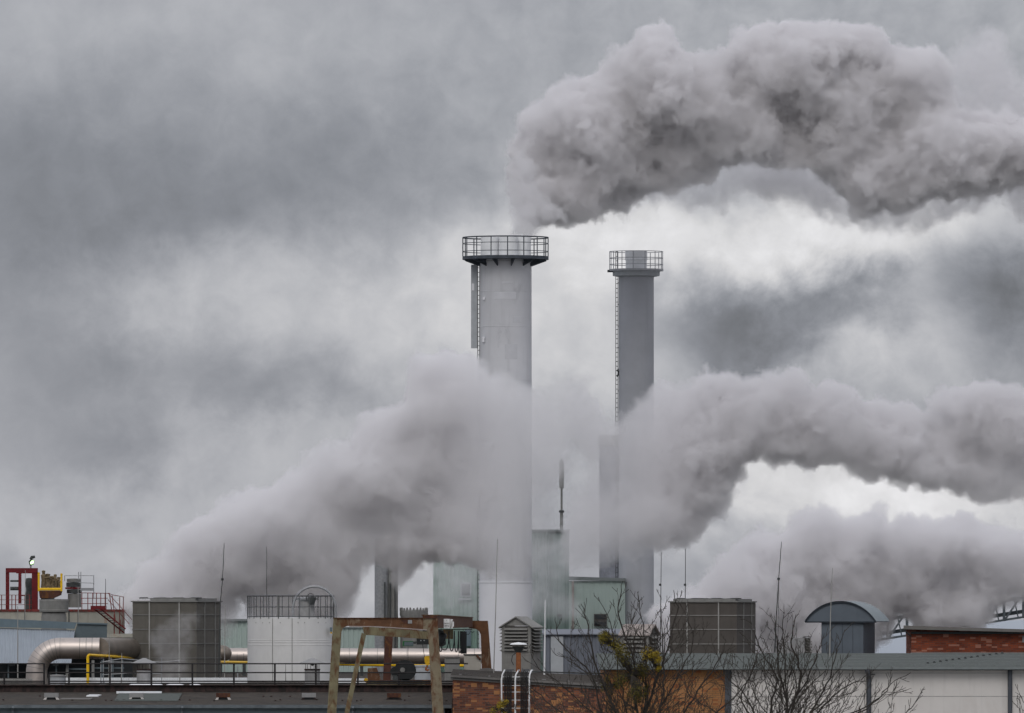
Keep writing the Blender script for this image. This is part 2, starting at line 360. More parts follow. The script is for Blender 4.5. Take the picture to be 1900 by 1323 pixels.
# cowled flue vents behind the railing
def cowl_vent(px, w, label, mt, dish):
    D = 449; r2 = thing('cowl_vent', label, 'roof vent', P0(px,1270,D), 0, 'round flue vents with conical cowls behind the railing')
    rad = S(w/2, D); zt = Z(1241,D); zc = Z(1230.5,D); za = Z(1221,D)
    m = MB(); m.lathe([(0,zt-.05),(rad,zt-.05),(rad,0)], n=32); m.build('flue', mt, r2, True)
    m = MB(); m.lathe([(rad*1.04,zt-.07),(rad*1.06,zt-.05),(rad*1.06,zt),(rad*.9,zt)], n=32); m.build('rim', 'brown_steel', r2, True)
    m = MB(); m.lathe([(0,za),(rad*.25,za-.01),(rad*1.7,zc+.01),(rad*1.7,zc-.015),(0,zc-.015)], n=32)
    if dish: m.lathe([(rad*.5,zc-.015),(0,zc-.14)], n=24)
    m.build('cowl', mt, r2, True)
    for k in range(6):
        w2 = k*math.pi/3+.3; m = MB(); m.tube([(rad*.92*math.cos(w2),rad*.92*math.sin(w2),zt-.06),(rad*.92*math.cos(w2),rad*.92*math.sin(w2),zc)], .012, 5); m.build('strut', 'brown_steel', r2)
cowl_vent(267.5, 28, 'grey cowled flue in front of the left cooling tower', 'vent_grey', False)
cowl_vent(579.5, 28, 'grey cowled flue in front of the white tank', 'vent_grey', True)
D = 449; r2 = thing('flat_vent', 'short pale flue with a flat dark lid beside the big pipe elbow', 'roof vent', P0(106,1270,D))
m = MB(); m.lathe([(0,Z(1255,D)),(S(15,D),Z(1255,D)),(S(15,D),0)], n=32); m.build('flue', 'pale_panel', r2, True)
m = MB(); m.lathe([(0,Z(1251.5,D)),(S(17,D),Z(1252.5,D)),(S(17,D),Z(1255,D)),(0,Z(1255,D))], n=32); m.build('lid', 'vent_grey', r2, True)
# white domed skylights just behind the ridge
for px, w, h, lab in ((271,32,5,'wide white dome rooflight behind the railing below the left tower'),(325,18,3,'long flat white rooflight right of the wide dome'),(362,12,2.5,'smallest white rooflight right of the long one')):
    D = 448; loc = P0(px,1272.5,D); at(loc); m = MB()
    m.lathe([(S(w,D)*math.cos(a),S(h,D)*math.sin(a)+.02) for a in [math.pi/2*k/8 for k in range(8,-1,-1)]]+[(S(w,D),-.08)], n=32)
    o = single('rooflight', lab, 'skylight', loc, m, 'skylight_white', 'white rooflights on the workshop roof', True)

# ---------------------------------------------------------------- left background block
# pale profiled-sheet shed
D = 505; r = thing('profiled_shed', 'pale blue-grey profiled sheet shed behind the bent pipe at left', 'shed', (X(60,D)+O.x, D, HZ))
pw = lambda x, y, d=0: P(x, y, D+d)
m = MB(); n = 34; xs = [(-25+k*(164/n)) for k in range(n+1)]
def edge_y(px): return 1165+(px-0)*.033
for k in range(n):
    for j, (a, b, dz) in enumerate(((0,.45,0),(.45,.55,None),(.55,.95,.05),(.95,1,None))):
        x_a = xs[k]+(xs[k+1]-xs[k])*a; x_b = xs[k]+(xs[k+1]-xs[k])*b; da = 0 if j in (0,1) else .05; db = .05 if j in (1,2) else 0
        if j == 3: da, db = .05, 0
        def q(x, top, dd):
            if top: p = pw(x, edge_y(x), 0)
            else: xx = x-(max(0, x-118)*.25) if x > 118 else x; p = pw(xx-1.5, 1231, -3)
            return p+Vector((0,-dd,0))
        m.add([q(x_a,0,da), q(x_b,0,db), q(x_b,1,db), q(x_a,1,da)], [(0,1,2,3)])
m.build('sheet_wall', 'blue_sheet', r)
m = MB(); m.loft([pw(-25,1146.5,-.15),pw(143,1155,-.15),pw(138,1166.5,-.15),pw(-25,1163.5,-.15)], [pw(-25,1146.5,.6),pw(143,1155,.6),pw(138,1166.5,.6),pw(-25,1163.5,.6)]); m.build('fascia', 'blue_fascia', r)
m = MB(); m.loft([pw(144,1155.5,-.1),pw(198.5,1157.5,-.1),pw(198.5,1200,-.1),pw(134,1200,-.1),pw(136,1183,-.1)], [pw(144,1155.5,5),pw(198.5,1157.5,5),pw(198.5,1200,5),pw(134,1200,5),pw(136,1183,5)]); m.build('end_wall', 'slate_dark', r)
m = MB(); m.loft([pw(143,1155,-.2),pw(199.5,1156.5,-.2),pw(199.5,1159,-.2),pw(143,1158,-.2)], [pw(143,1155,5.1),pw(199.5,1156.5,5.1),pw(199.5,1159,5.1),pw(143,1158,5.1)]); m.build('flashing', 'blue_fascia', r)
m = MB(); m.box(X(-25,D), X(245,D), 1.5, 1.8, 0, Z(1183,D)); m.build('back_wall', 'dark_wall', r)  # near-black colour puts the shade of the open undercroft into the wall
for px in (14, 103, 122, 170, 188, 208, 226): m = MB(); m.pbox(px, px+(2.5 if px not in (122,170) else 5), 1225, 1260, D-2.6, .15); m.build('column', 'slate_dark' if px not in (122,170) else 'drum_grey', r)
for a, b, y in ((122,165,1240),(170,230,1206),(170,230,1238)): m = MB(); m.pbox(a, b, y, y+3, D-2.2, .15); m.build('cross_member', 'slate_dark', r)
for px in (22, 103): m = MB(); m.pbox(px-5, px+5, 1228, 1235, D-2.9, .2); m.build('floodlight_box', 'machine_dark', r)
m = MB()
for k in range(30): px = 2+k*4.6; m.pbox(px, px+1.4, edge_y(px)+1.0, edge_y(px)+2.6, D-.12, .06)
m.build('fixing_strip', 'dark_wall', r)

# concrete silo with red steelwork behind the shed
D = 540; r = thing('concrete_silo', 'beige stained concrete silo with red rim behind the profiled shed', 'silo', P0(60,1260,D))
cx, cy = X(60,D), 4.9; R_ = S(165,D)
m = MB(); m.lathe([(0,Z(1133,D)),(R_,Z(1133,D)),(R_,0)], c=(cx,cy,0), n=64); m.build('shell', 'silo_concrete', r, True)
m = MB(); m.lathe([(R_*1.003,Z(1135,D)),(R_*1.01,Z(1135,D)),(R_*1.01,Z(1130.5,D)),(R_*.98,Z(1130.5,D))], c=(cx,cy,0), n=64); m.build('rim', 'red_faded', r, True)
m = MB(); m.box(X(196,D), X(262,D), -1.5, 3, 0, Z(1176,D)); m.build('annex', 'silo_concrete', r)
for px in (46, 128, 145): m = MB(); m.tube([P(px,1133,D-.35), P(px,1165,D-.35)], .035, 6); m.build('downpipe', 'machine_dark', r)
def barset(name, mt, parent, D, bars, w, dep=None):
    for (xa_, ya_, xb_, yb_) in bars:
        m = MB(); m.tube([P(xa_,ya_,D), P(xb_,yb_,D)], S(w/2,D), 6); m.build(name, mt, parent)
zc = 1131
r = thing('red_portal', 'dark red steel portal frame standing on the silo top', 'steel frame', P0(40,zc,D))
def column(px0, px1, py0, py1, DD, mt='red_paint', nm='column'): m = MB(); m.pbox(px0, px1, py0, py1, DD, .25); m.build(nm, mt, r)
column(10.5,17,1062,1131,D+.3); column(59,70,1062,1131,D+.3); column(34,39.5,1063,1120,D+3.2); column(61,65,1064,1131,D+3.2)
column(10.5,70,1054,1062.5,D+.25,nm='lintel'); column(30,70,1058,1064,D+3.3,nm='lintel')
for y in (1078,1092): m = MB(); m.tube([P(19,y,D+3.5),P(35,y,D+3.5)], .06 if y == 1078 else .12, 6); m.build('pipe_run', 'machine_dark', r)
column(37,60,1104,1106,D+3.4,nm='crossbar')
m = MB(); m.lathe([(0,Z(1072,D+2)),(S(6,D),Z(1073,D+2)),(S(7.5,D),Z(1080,D+2)),(S(6,D),Z(1095,D+2)),(S(8,D),Z(1110,D+2)),(S(8,D),Z(1131,D+2))], c=(X(51,D),2,0), n=20); m.build('machine', 'machine_dark', r, True)
r = thing('floodlight', 'lit greenish-white floodlight on top of the red portal', 'lamp', P0(58,1054,D+.4))
m = MB(); m.tube([P(57,1054,D+.4), P(57,1048,D+.4)], .05, 6); m.build('bracket', 'galvanised', r)
m = MB(); m.loft([P(53.5,1041,D+.3),P(58,1037,D+.3),P(64,1040,D+.3),P(62,1048,D+.3),P(55,1049,D+.3)], [P(53,1042,D+.8),P(57,1039,D+.8),P(62,1042,D+.8),P(61,1047,D+.8),P(55,1048,D+.8)]); m.build('housing', 'machine_dark', r)
m = MB(); m.loft([P(55.8,1044,D+.26),P(59,1040.2,D+.26),P(63,1040.6,D+.26),P(61.5,1046,D+.26),P(57,1047,D+.26)], [P(55.8,1044,D+.29),P(59,1040.2,D+.29),P(63,1040.6,D+.29),P(61.5,1046,D+.29),P(57,1047,D+.29)]); m.build('lens', 'lamp_glow', r)
m = MB(); m.tube([P(56,1038,D+.4), P(59,1034,D+.4), P(65,1033,D+.4)], [.06,.1,.07], 7); m.build('visor', 'machine_dark', r)
r = thing('filling_machine', 'brass-coloured machine in a yellow frame beside the red portal', 'machine', P0(93,1131,D))
for b in ((72,1062,72,1097),(114,1064,114,1097),(71,1094,115,1094),(71,1092.5,115,1092.5)):
    m = MB(); m.tube([P(b[0],b[1],D), P(b[2],b[3],D)], S(2,D), 6); m.build('yellow_frame', 'yellow_paint', r)
for i, (px, y0, y1, w) in enumerate(((80,1058,1092,5),(87,1064,1092,8),(95,1068,1092,6),(101,1065,1092,4.5),(107,1070,1092,5))):
    m = MB(); m.lathe([(0,Z(y0,D)),(S(w*.7,D),Z(y0+1,D)),(S(w*.5,D),Z(y0+7,D)),(S(w,D),Z(y0+9,D)),(S(w*.8,D),Z(y0+18,D)),(S(w,D),Z(y1,D))], c=(X(px,D),.5+.15*i,0), n=14); m.build('cylinder', 'brass_dark', r, True)
m = MB(); m.tube([P(84,1072,D+.4),P(98,1070,D+.4),P(108,1076,D+.4)], .05, 6); m.build('hose', 'brass_dark', r)
m = MB(); m.prism([(X(72,D),Z(1096,D)),(X(114,D),Z(1096,D)),(X(112,D),Z(1104,D)),(X(98,D),Z(1110,D)),(X(74,D),Z(1110,D))], 0, 1.2); m.build('tray', 'rust_dark', r)
m = MB(); m.pbox(76,100,1110,1131,D+.3,.8); m.build('pedestal', 'machine_dark', r)
D = 520; r = thing('drum_vent', 'broad grey drum ventilator on a narrower neck in front of the silo', 'roof vent', P0(100,1152,D))
m = MB(); m.lathe([(0,Z(1111.5,D)),(S(27,D),Z(1112,D)),(S(27,D),Z(1135,D)),(S(20,D),Z(1137,D)),(0,Z(1137,D))], n=40); m.build('drum', 'drum_grey', r, True)
m = MB(); m.lathe([(S(27.4,D),Z(1131,D)),(S(27.4,D),Z(1132,D)),(S(27,D),Z(1132.4,D))], n=40); m.lathe([(S(27.4,D),Z(1114,D)),(S(27.4,D),Z(1115,D)),(S(27,D),Z(1115.4,D))], n=40); m.build('band', 'tower_rib', r)
m = MB(); m.lathe([(S(22,D),Z(1137,D)),(S(23.5,D),Z(1145,D)),(S(23.5,D),-2.6)], n=40); m.build('neck', 'drum_grey', r, True)
D = 540; r = thing('bucket_elevator', 'dark grey stacked machine head inside thin scaffolding on the silo', 'machine', P0(135,1131,D))
for i, (y0, y1, a, b) in enumerate(((1073,1080,122,149),(1080,1089,121,149),(1089,1093,119,148),(1093,1101,122,150),(1101,1127,124,149))):
    m = MB(); m.lathe([(0,Z(y0,D)),(S((b-a)/2,D),Z(y0+.6,D)),(S((b-a)/2,D),Z(y1-.4,D)),(S((b-a)/2-1.5,D),Z(y1,D))], c=(X((a+b)/2,D),1.2,0), n=24); m.build('casing', ('drum_grey','machine_dark','red_paint','machine_dark','drum_grey')[i], r, True)
for b in ((150,1061,150,1098),(174,1067,174,1110),(120,1068,174,1068),(147,1081,174,1082),(120,1068,120,1078),(146,1061,146,1076)): barset('scaffold_tube','galvanised',r,D,[b],1.4)
m = MB(); m.pbox(150,173,1091,1096,D,.6); m.build('platform', 'galvanised', r)
# red railings and stair running down to the right
r = thing('red_stair', 'faded red steel stair and handrails descending right from the silo', 'staircase', P0(200,1175,D-2))
DD = D-1.2
barset('baluster','red_faded',r,DD,[(x_,1100,x_,1131) for x_ in (152,163,172,179,187,195)]+[(203,1101,207,1131),(208,1105,214,1150),(222,1108,222,1158),(229,1108,228,1165)],1.6)
barset('handrail','red_faded',r,DD,[(150,1100,205,1101),(150,1110,200,1110),(150,1120,200,1120),(205,1103,231,1108),(200,1100,245,1150),(200,1112,240,1158)],1.4)
barset('stringer','red_paint',r,DD,[(170,1126,230,1174),(182,1126,233,1167)],3)
for k in range(10): x_ = 180+k*5.2; y_ = 1130+k*4.1; m = MB(); m.pbox(x_-3, x_+4, y_, y_+1.2, DD-.4, .8); m.build('tread', 'machine_dark', r)
m = MB(); m.pbox(168,196,1124,1131,DD-.2,1.2); m.build('landing', 'red_paint', r)
barset('leg','red_faded',r,DD,[(212,1140,212,1176),(223,1150,222,1176)],2.2)
for i, (x0_, x1_) in enumerate(((-20, 75),)):
    railing('rim_railing', 'thin faded red railing on the silo rim at far left edge', 'railing', D-.3, [-5,3,22,29,46,55], 1131, 1104, [1104,1113,1122], x0_, 60, 'red_faded', .025, .016)

# ---------------------------------------------------------------- big clad pipes
D = 456; r = thing('bent_duct', 'big metal-clad duct rising from the roof and bending right in segments', 'pipe', P0(67,1268,D))
rad = S(19.7,D); cxp, cyp = 68, 1203; RB = 44          # elbow radius in px
path = [P(cxp,1272,D), P(cxp,cyp+RB-.5,D)]; els = 9
m = MB(); m.tube([P(cxp-.5,1272,D),P(cxp,cyp+RB,D)], rad, 40); m.build('riser', 'pipe_clad', r, True)
f = lambda a: P(cxp+RB*(1-math.cos(a)), cyp+RB-RB*math.sin(a), D)
m = MB(); m.tube([f(0)-Vector((0,0,.02))]+[f(math.pi/2*(k+.5)/els) for k in range(els)]+[f(math.pi/2)+Vector((.02,0,0))], rad, 48, cap=False); m.build('elbow', 'pipe_clad', r, True)
for k in range(els+1):
    a0 = math.pi/2*min(els,max(0,k))/els; d = Vector((math.sin(a0),0,math.cos(a0))); m = MB(); m.tube([f(a0)-d*.009, f(a0)+d*.009], rad*1.006, 48, cap=False); m.build('seam', 'drum_grey', r, True)
m = MB(); m.tube([P(cxp+RB,cyp,D), P(185,cyp,D)], rad, 40); m.build('straight_run', 'pipe_clad', r, True)
m = MB(); m.tube([P(183,cyp,D+.01), P(256,cyp+1,D+10)], rad*1.004, 40); m.build('stained_run', 'pipe_dirty', r, True)
for px in (148, 160, 171): m = MB(); m.tube([P(px,cyp,D), P(px+1,cyp,D)], rad*1.012, 40, cap=False); m.build('seam', 'drum_grey', r, True)
D = 520; r = thing('duct_end', 'dark rounded duct end emerging right of the left cooling tower', 'pipe', P0(410,1260,D))
m = MB(); c = (X(412,D),0,Z(1212.5,D)); m.tube([(c[0]-3.5,0,c[2])]+[(c[0]+S(18,D)*math.sin(a),0,c[2]) for a in [k*math.pi/2/7 for k in range(8)]], [S(15.5,D)]+[S(15.5,D)*max(.03,math.cos(k*math.pi/2/7)) for k in range(8)], 32); m.build('rounded_end', 'pipe_dirty', r, True)
m = MB(); m.box(X(405,D), X(412,D), -.2, .2, 0, Z(1226,D)); m.build('support', 'machine_dark', r)
D = 525; r = thing('long_duct', 'long shiny metal-clad duct running behind the white tank and the crane', 'pipe', P0(640,1262,D))
m = MB(); m.tube([P(425,1216.5,D), P(905,1217.5,D)], S(14.2,D), 40); m.build('cladding', 'pipe_clad', r, True)
for px in (428,440,452,648,700,755,806,850,880): m = MB(); m.tube([P(px,1217,D), P(px+.8,1217,D)], S(14.35,D), 40, cap=False); m.build('seam', 'drum_grey', r, True)
for px in (450,668,760,840): m = MB(); m.pbox(px,px+6,1229,1262,D-.15,.3); m.build('saddle', 'machine_dark', r)
# yellow gas pipe
D = 452.5; r = thing('yellow_pipe', 'yellow gas pipe rising behind the railing and running right below the ducts', 'pipe', P0(163,1270,D))
e = [P(163,1271,D), P(163,1220,D), P(163.6,1217,D), P(166,1215.2,D), P(200,1217.5,D+3), P(256,1221,D+13)]
m = MB(); m.tube(e, S(2.6,D), 12); m.build('near_run', 'yellow_paint', r, True)
m = MB(); m.tube([P(398,1228.5,485), P(470,1229.5,500), P(700,1234,512), P(860,1235,513)], S(2.6,D)*1.12, 12); m.build('far_run', 'yellow_paint', r, True)
for px, dd in ((205,454.5),(440,510.6),(690,512),(800,512.6)): m = MB(); m.pbox(px,px+2,1221 if px < 300 else 1236,1268 if px < 300 else 1257,dd,.08); m.build('stand', 'galvanised', r)

# ---------------------------------------------------------------- cooling towers
PHI = math.radians(-18)
def cooling_tower(label, xl, xr, ytop, ybase, D, fw, mt, ycol, colx, ribs_y, vrib_px):
    r = thing('cooling_tower', label, 'cooling tower', P0(xl, ybase, D), PHI, 'square panelled cooling towers')
    s = D/F; cw, sw = math.cos(PHI), -math.sin(PHI)
    w = (fw-xl)*s/cw; dp = (xr-fw)*s/sw; h = (ybase-ytop)*s
    m = MB(); m.box(0, w, 0, dp, 0, h); m.build('casing', mt, r)
    m = MB(); m.box(-.07, w+.07, -.07, dp+.07, h-.03, h+.035); m.build('top_edge', 'drum_grey', r)
    m = MB(); x0_, x1_ = (colx[0]-xl)*s/cw, w+.9*(colx[1]-fw)*s*.0+0
    n = 8; m.box(.12 if colx[0] < xl+10 else (colx[0]-xl)*s/cw, w-.12, .15, dp-.2, h, h+(ytop-ycol)*s); m.build('collar', 'drum_grey', r)
    rr = random.Random(5)
    m = MB()
    for k in range(10):
        q = rr.uniform(.15, w-.25); m.box(q, q+rr.uniform(.1,.6), .3, .6, h+(ytop-ycol)*s*.9, h+(ytop-ycol)*s+rr.uniform(.01,.045))
    m.build('nozzle_row', 'machine_dark', r)
    for y in ribs_y:
        z = (ybase-y)*s; m = MB(); m.box(-.03, w+.03, -.03, dp+.03, z-.012, z+.02); m.build('band', 'drum_grey' if 'left' in label else 'tower_rib', r)  # lighter grey on the right tower paints in how its bands are lit
    for px in vrib_px:
        m = MB()
        if px < fw: q = (px-xl)*s/cw; m.box(q-.03, q+.03, -.045, 0, 0, h)
        else: q = (px-fw)*s/sw; m.box(w, w+.04, q-.04, q+.04, 0, h)
        m.build('stiffener', 'tower_rib' if px < fw else 'drum_grey', r)
    return r
cooling_tower('olive-grey panelled cooling tower at left beside the white tank', 246, 407, 1116, 1267, 464, 366, 'tower_panel', 1110, (277,378), (1141,1168,1194,1221), (278,334,379,397))
cooling_tower('brown-grey panelled cooling tower at right behind the bare tree', 1243, 1404, 1116.5, 1265, 470, 1366, 'tower_panel_warm', 1111, (1250,1396), (1142,1168,1195,1221), (1275,1333,1379,1395))

# ---------------------------------------------------------------- white tank
D = 470; r = thing('white_tank', 'white cylindrical tank with roof railing and curved pipe over its top', 'tank', P0(537.5,1265,D))
R_ = S(80.5,D); cy = R_
m = MB(); m.lathe([(0,Z(1145,D)),(R_,Z(1146,D)),(R_,-.1)], c=(0,cy,0), n=96); m.build('shell', 'tank_white', r, True)
for y_ in (1187.5,1191.5,1197): m = MB(); m.lathe([(R_*1.0,Z(y_+.7,D)),(R_*1.004,Z(y_+.5,D)),(R_*1.004,Z(y_-.5,D)),(R_*1.0,Z(y_-.7,D))], c=(0,cy,0), n=96); m.build('hoop', 'tank_white', r)
for px in (505.5, 542):
    x_ = X(px,D); y_ = cy-math.sqrt(R_*R_-x_*x_); m = MB(); m.box(x_-.012, x_+.012, y_-.02, y_+.01, 0, Z(1147,D)); m.build('seam', 'drum_grey', r)
m = MB()
for px in (474,487,500,520,553,565,590,604):
    x_ = X(px,D); y_ = cy-math.sqrt(R_*R_-x_*x_); m.box(x_-.02, x_+.02, y_-.02, y_+.01, Z(1156,D), Z(1154.6,D))
m.build('bolt_row', 'drum_grey', r)
zt, zb = Z(1105,D), Z(1146,D)
for k in range(26):
    a = 2*math.pi*k/26+.1; m = MB(); p = (R_*1.0*math.cos(a), cy+R_*1.0*math.sin(a)); m.box(p[0]-.02,p[0]+.02,p[1]-.02,p[1]+.02,zb-.05,zt+.01); m.build('rail_post', 'rail_grey', r)
for y in (1105.5,1126,1144):
    m = MB(); pts = [(R_*math.cos(2*math.pi*k/64), cy+R_*math.sin(2*math.pi*k/64), Z(y,D)) for k in range(65)]; m.tube(pts, .032 if y < 1110 else .022, 6, cap=False); m.build('guard_rail', 'rail_grey', r)
m = MB(); cp = cy-.6; pts = []
for k in range(25):
    a = math.pi*(1-k/24); pts.append((X(582,D)+S(39.5,D)*math.cos(a), cp, Z(1128,D)+S(40,D)*math.sin(a)))
pts = [(pts[0][0],cp,Z(1145,D))]+pts+[(pts[-1][0],cp,Z(1146,D)),(pts[-1][0]+.01,cp,Z(1160,D))]
m.tube(pts, S(2.4,D), 10); m.build('arched_pipe', 'galvanised', r, True)
m = MB(); m.lathe([(0,Z(1114,D)),(S(15,D),Z(1115,D)),(S(15,D),Z(1146,D))], c=(X(567,D),cy,0), n=28); m.build('filter_drum', 'vent_grey', r, True)
m = MB(); m.lathe([(0,Z(1107.5,D)),(S(20,D),Z(1109,D)),(S(20,D),Z(1112,D)),(S(15.5,D),Z(1114.5,D))], c=(X(567,D),cy,0), n=28); m.build('drum_lid', 'galvanised', r, True)
m = MB(); m.lathe([(0,0),(S(6,D),0),(S(6.5,D),-S(6,D)),(S(4,D),-S(14,D)),(0,-S(14,D))], c=(X(578,D),cy-.5,Z(1108,D)), n=16)
for k in range(6): m.box(X(566+k*4.3,D), X(568.5+k*4.3,D), cy-.55, cy-.45, Z(1113,D), Z(1107,D))
m.build('motor', 'machine_dark', r, True)
m = MB(); m.tube([(X(575,D)+S(6,D)*math.cos(a), cy-.4, Z(1107,D)+S(6,D)*math.sin(a)) for a in [math.pi*k/10 for k in range(11)]], .02, 6); m.build('lifting_loop', 'machine_dark', r)
m = MB(); m.lathe([(S(2.5,D),Z(1107,D)),(S(2.5,D),Z(1146,D))], c=(X(515,D),cy-.4,0), n=12); m.build('vent_stub', 'drum_grey', r, True)
m = MB(); m.pbox(612,616.5,1164,1172,D+.9,.2); m.build('junction_box', 'blue_fascia', r)
m = MB(); m.pbox(613,616,1172.3,1175.5,D+.95,.12); m.build('warning_tag', 'yellow_paint', r)

# ---------------------------------------------------------------- green buildings and far left mint hall
D = 600; r = thing('mint_hall', 'long pale mint profiled hall far behind the white tank and the crane', 'building', P0(620,1200,D)); O.z = 0; r.location.z = 0
ribbed(X(395,D), X(800,D), 0, Z(1165,D), 0, .3, .04).build('wall', 'mint_sheet', r)
ribbed(X(398,D), X(460,D), Z(1165,D)+.0, Z(1152,D), .15, .3, .04).build('upper_wall', 'mint_sheet', r)
m = MB(); m.box(X(395,D), X(800,D), .06, 12, 0, Z(1166,D)); m.build('hall_body', 'mint_sheet', r)
m = MB(); m.pbox(396,462,1148.5,1152.5,D-.1,8); m.build('roof_edge', 'fascia_grey', r)
m = MB(); m.pbox(470,802,1163,1165.5,D-.15,8); m.build('roof_edge', 'fascia_grey', r)
D = 604; r = thing('green_block', 'tall green profiled building rising behind the big chimney', 'building', P0(930,1200,D)); O.z = 0; r.location.z = 0
ribbed(X(804,D), X(987,D), 0, Z(986,D), 0, .27, .05).build('wall', 'green_sheet', r)
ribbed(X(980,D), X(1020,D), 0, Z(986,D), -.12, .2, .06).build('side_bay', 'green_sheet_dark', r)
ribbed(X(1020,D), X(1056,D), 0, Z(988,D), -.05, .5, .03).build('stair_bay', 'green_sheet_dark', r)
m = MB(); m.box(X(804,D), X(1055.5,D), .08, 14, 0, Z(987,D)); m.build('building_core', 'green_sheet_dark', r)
m = MB(); m.box(X(802.5,D), X(1057,D), -.22, 14.2, Z(987,D), Z(982.5,D)); m.build('roof_edge', 'fascia_grey', r)
m = MB(); m.pbox(866,886,976,984,D+1,1.5); m.build('roof_hut', 'drum_grey', r)
f = MB(); f.pbox(854.5,874,1081,1107,D-.12,.1); f = f.build('window', 'pale_panel', r)
m = MB(); m.pbox(856.5,872,1083,1105,D-.15,.04); m.build('pane', 'window_dark', f)
m = MB(); m.pbox(850,874,1110,1113,D-.3,.2); m.build('sill', 'pale_panel', r)
m = MB(); m.pbox(863,874,1168,1199,D-.2,.15); m.build('door', 'blue_fascia', r)
m = MB(); m.pbox(1034,1043,1139,1144,D-.35,.2); m.build('vent_hood', 'machine_dark', r)
D = 598; r = thing('mint_annex', 'lower pale mint annex with dark roof edge right of the green block', 'building', P0(1095,1200,D)); O.z = 0; r.location.z = 0
ribbed(X(1056.5,D), X(1160,D), 0, Z(1078,D), 0, .45, .02).build('wall', 'mint_sheet', r)
m = MB(); m.box(X(1056.5,D), X(1160,D), .05, 9, 0, Z(1079,D)); m.build('annex_core', 'mint_sheet', r)
m = MB(); m.loft([P(1055,1069.5,D-.2),P(1161,1073,D-.2),P(1161,1078.5,D-.2),P(1055,1077,D-.2)], [P(1055,1069.5,D+9),P(1161,1073,D+9),P(1161,1078.5,D+9),P(1055,1077,D+9)]); m.build('roof_edge', 'fascia_grey', r)
m = MB(); m.tube([P(1063,1078,D-.12), P(1063,1172,D-.12)], S(2.2,D), 8); m.build('downpipe', 'louvre_warm', r, True)
f = MB(); f.pbox(1102,1126,1139,1162,D-.1,.08); f = f.build('window', 'louvre_dark', r)
m = MB(); m.pbox(1104,1124,1141,1148,D-.13,.03); m.pbox(1104,1124,1154,1160,D-.13,.03); m.build('pane', 'window_dark', f)
m = MB(); m.loft([P(1103,1152,D-.12),P(1131,1166,D-.12),P(1131,1168.5,D-.12),P(1103,1154.5,D-.12)], [P(1103,1152,D-.7),P(1131,1166,D-.7),P(1131,1168.5,D-.7),P(1103,1154.5,D-.7)]); m.build('stair_canopy', 'machine_dark', r)
D = 480; r = thing('clad_hut', 'blue-grey clad roof hut with a pale door panel behind the brick roof', 'hut', P0(1075,1262,D), 0)
ribbed(X(1008,D), X(1180,D), 0, Z(1178,D), 0, .35, .04).build('wall', 'blue_clad', r)
m = MB(); m.box(X(1008,D), X(1180,D), .05, 5, 0, Z(1179,D)); m.build('hut_core', 'blue_clad', r)
m = MB(); m.loft([P(1006,1178.5,D-.2),P(1184,1177.5,D-.2),P(1184,1175.5,D-.2),P(1006,1176.5,D-.2)], [P(1006,1169,D+5.2),P(1184,1168,D+5.2),P(1184,1166.5,D+5.2),P(1006,1167.5,D+5.2)]); m.build('roof', 'blue_clad', r)
m = MB(); m.pbox(1022,1045,1181,1262,D-.1,.08); m.build('door', 'pale_panel', r)

# ---------------------------------------------------------------- flues and drums in the middle distance
D = 570; r = thing('twin_flue', 'broad pale steel flue left of a darker narrow one, tops lost in steam', 'chimney', P0(709,1200,D)); O.z = 0; r.location.z = 0
m = MB(); m.lathe([(0,Z(998,D)),(S(13.5,D),Z(998,D)),(S(13.5,D),0)], c=(X(708.5,D),0,0), n=32); m.build('pale_flue', 'galvanised', r, True)
m = MB(); m.lathe([(0,Z(1015,D)),(S(9,D),Z(1015,D)),(S(9,D),0)], c=(X(729.5,D),-.1,0), n=24); m.build('dark_flue', 'drum_grey', r, True)
for px, w in ((714,1.2),(724,1.4),(733,1.2)): m = MB(); m.tube([P(px,1080,D-.55), P(px,1205,D-.55)], S(w,D), 6); m.build('service_pipe', 'machine_dark', r)
D = 570; r = thing('round_hopper', 'dark weathered round hopper top behind the crane beam', 'hopper', P0(768,1200,D)); O.z = 0; r.location.z = 0
m = MB(); m.lathe([(0,Z(1132,D)),(S(22,D),Z(1131,D)),(S(26,D),Z(1133,D)),(S(26.5,D),Z(1140,D)),(S(25,D),Z(1145,D)),(S(25.5,D),Z(1160,D)),(S(25.5,D),0)], n=40); m.build('shell', 'drum_grey', r, True)
m = MB()
for k in range(24): a = 2*math.pi*k/24; m.tube([(S(25,D)*math.cos(a),S(25,D)*math.sin(a),Z(1134,D)),(S(25,D)*math.cos(a),S(25,D)*math.sin(a),Z(1128.5-(k*7%3)*.6,D))], .05, 5)
m.build('rim_lugs', 'drum_grey', r)

# ---------------------------------------------------------------- chimneys
def ladder(parent, D, px, y0, y1, w, mt='machine_dark', dy=0, cage=False):
    m = MB(); m.tube([P(px-w/2,y0,D)+Vector((0,dy,0)), P(px-w/2,y1,D)+Vector((0,dy,0))], .022, 5); m.tube([P(px+w/2,y0,D)+Vector((0,dy,0)), P(px+w/2,y1,D)+Vector((0,dy,0))], .022, 5)
    y = y0
    while y < y1: m.tube([P(px-w/2,y,D)+Vector((0,dy,0)), P(px+w/2,y,D)+Vector((0,dy,0))], .018, 4); y += 8.5
    return m.build('ladder', mt, parent)
D = 580; r = thing('chimney', 'broad pale grey chimney, taller, with dark railed platform around three flues', 'chimney', P0(938,1160,D)); O.z = 0; r.location.z = 0
R_ = S(49,D)
m = MB(); m.lathe([(0,Z(478,D)),(R_*1.0,Z(478,D)),(R_*1.015,Z(487,D)),(R_*.985,Z(489,D)),(R_*.99,Z(700,D)),(R_,Z(1080,D)),(R_,0)], n=96); m.build('shaft', 'stack_light', r, True)
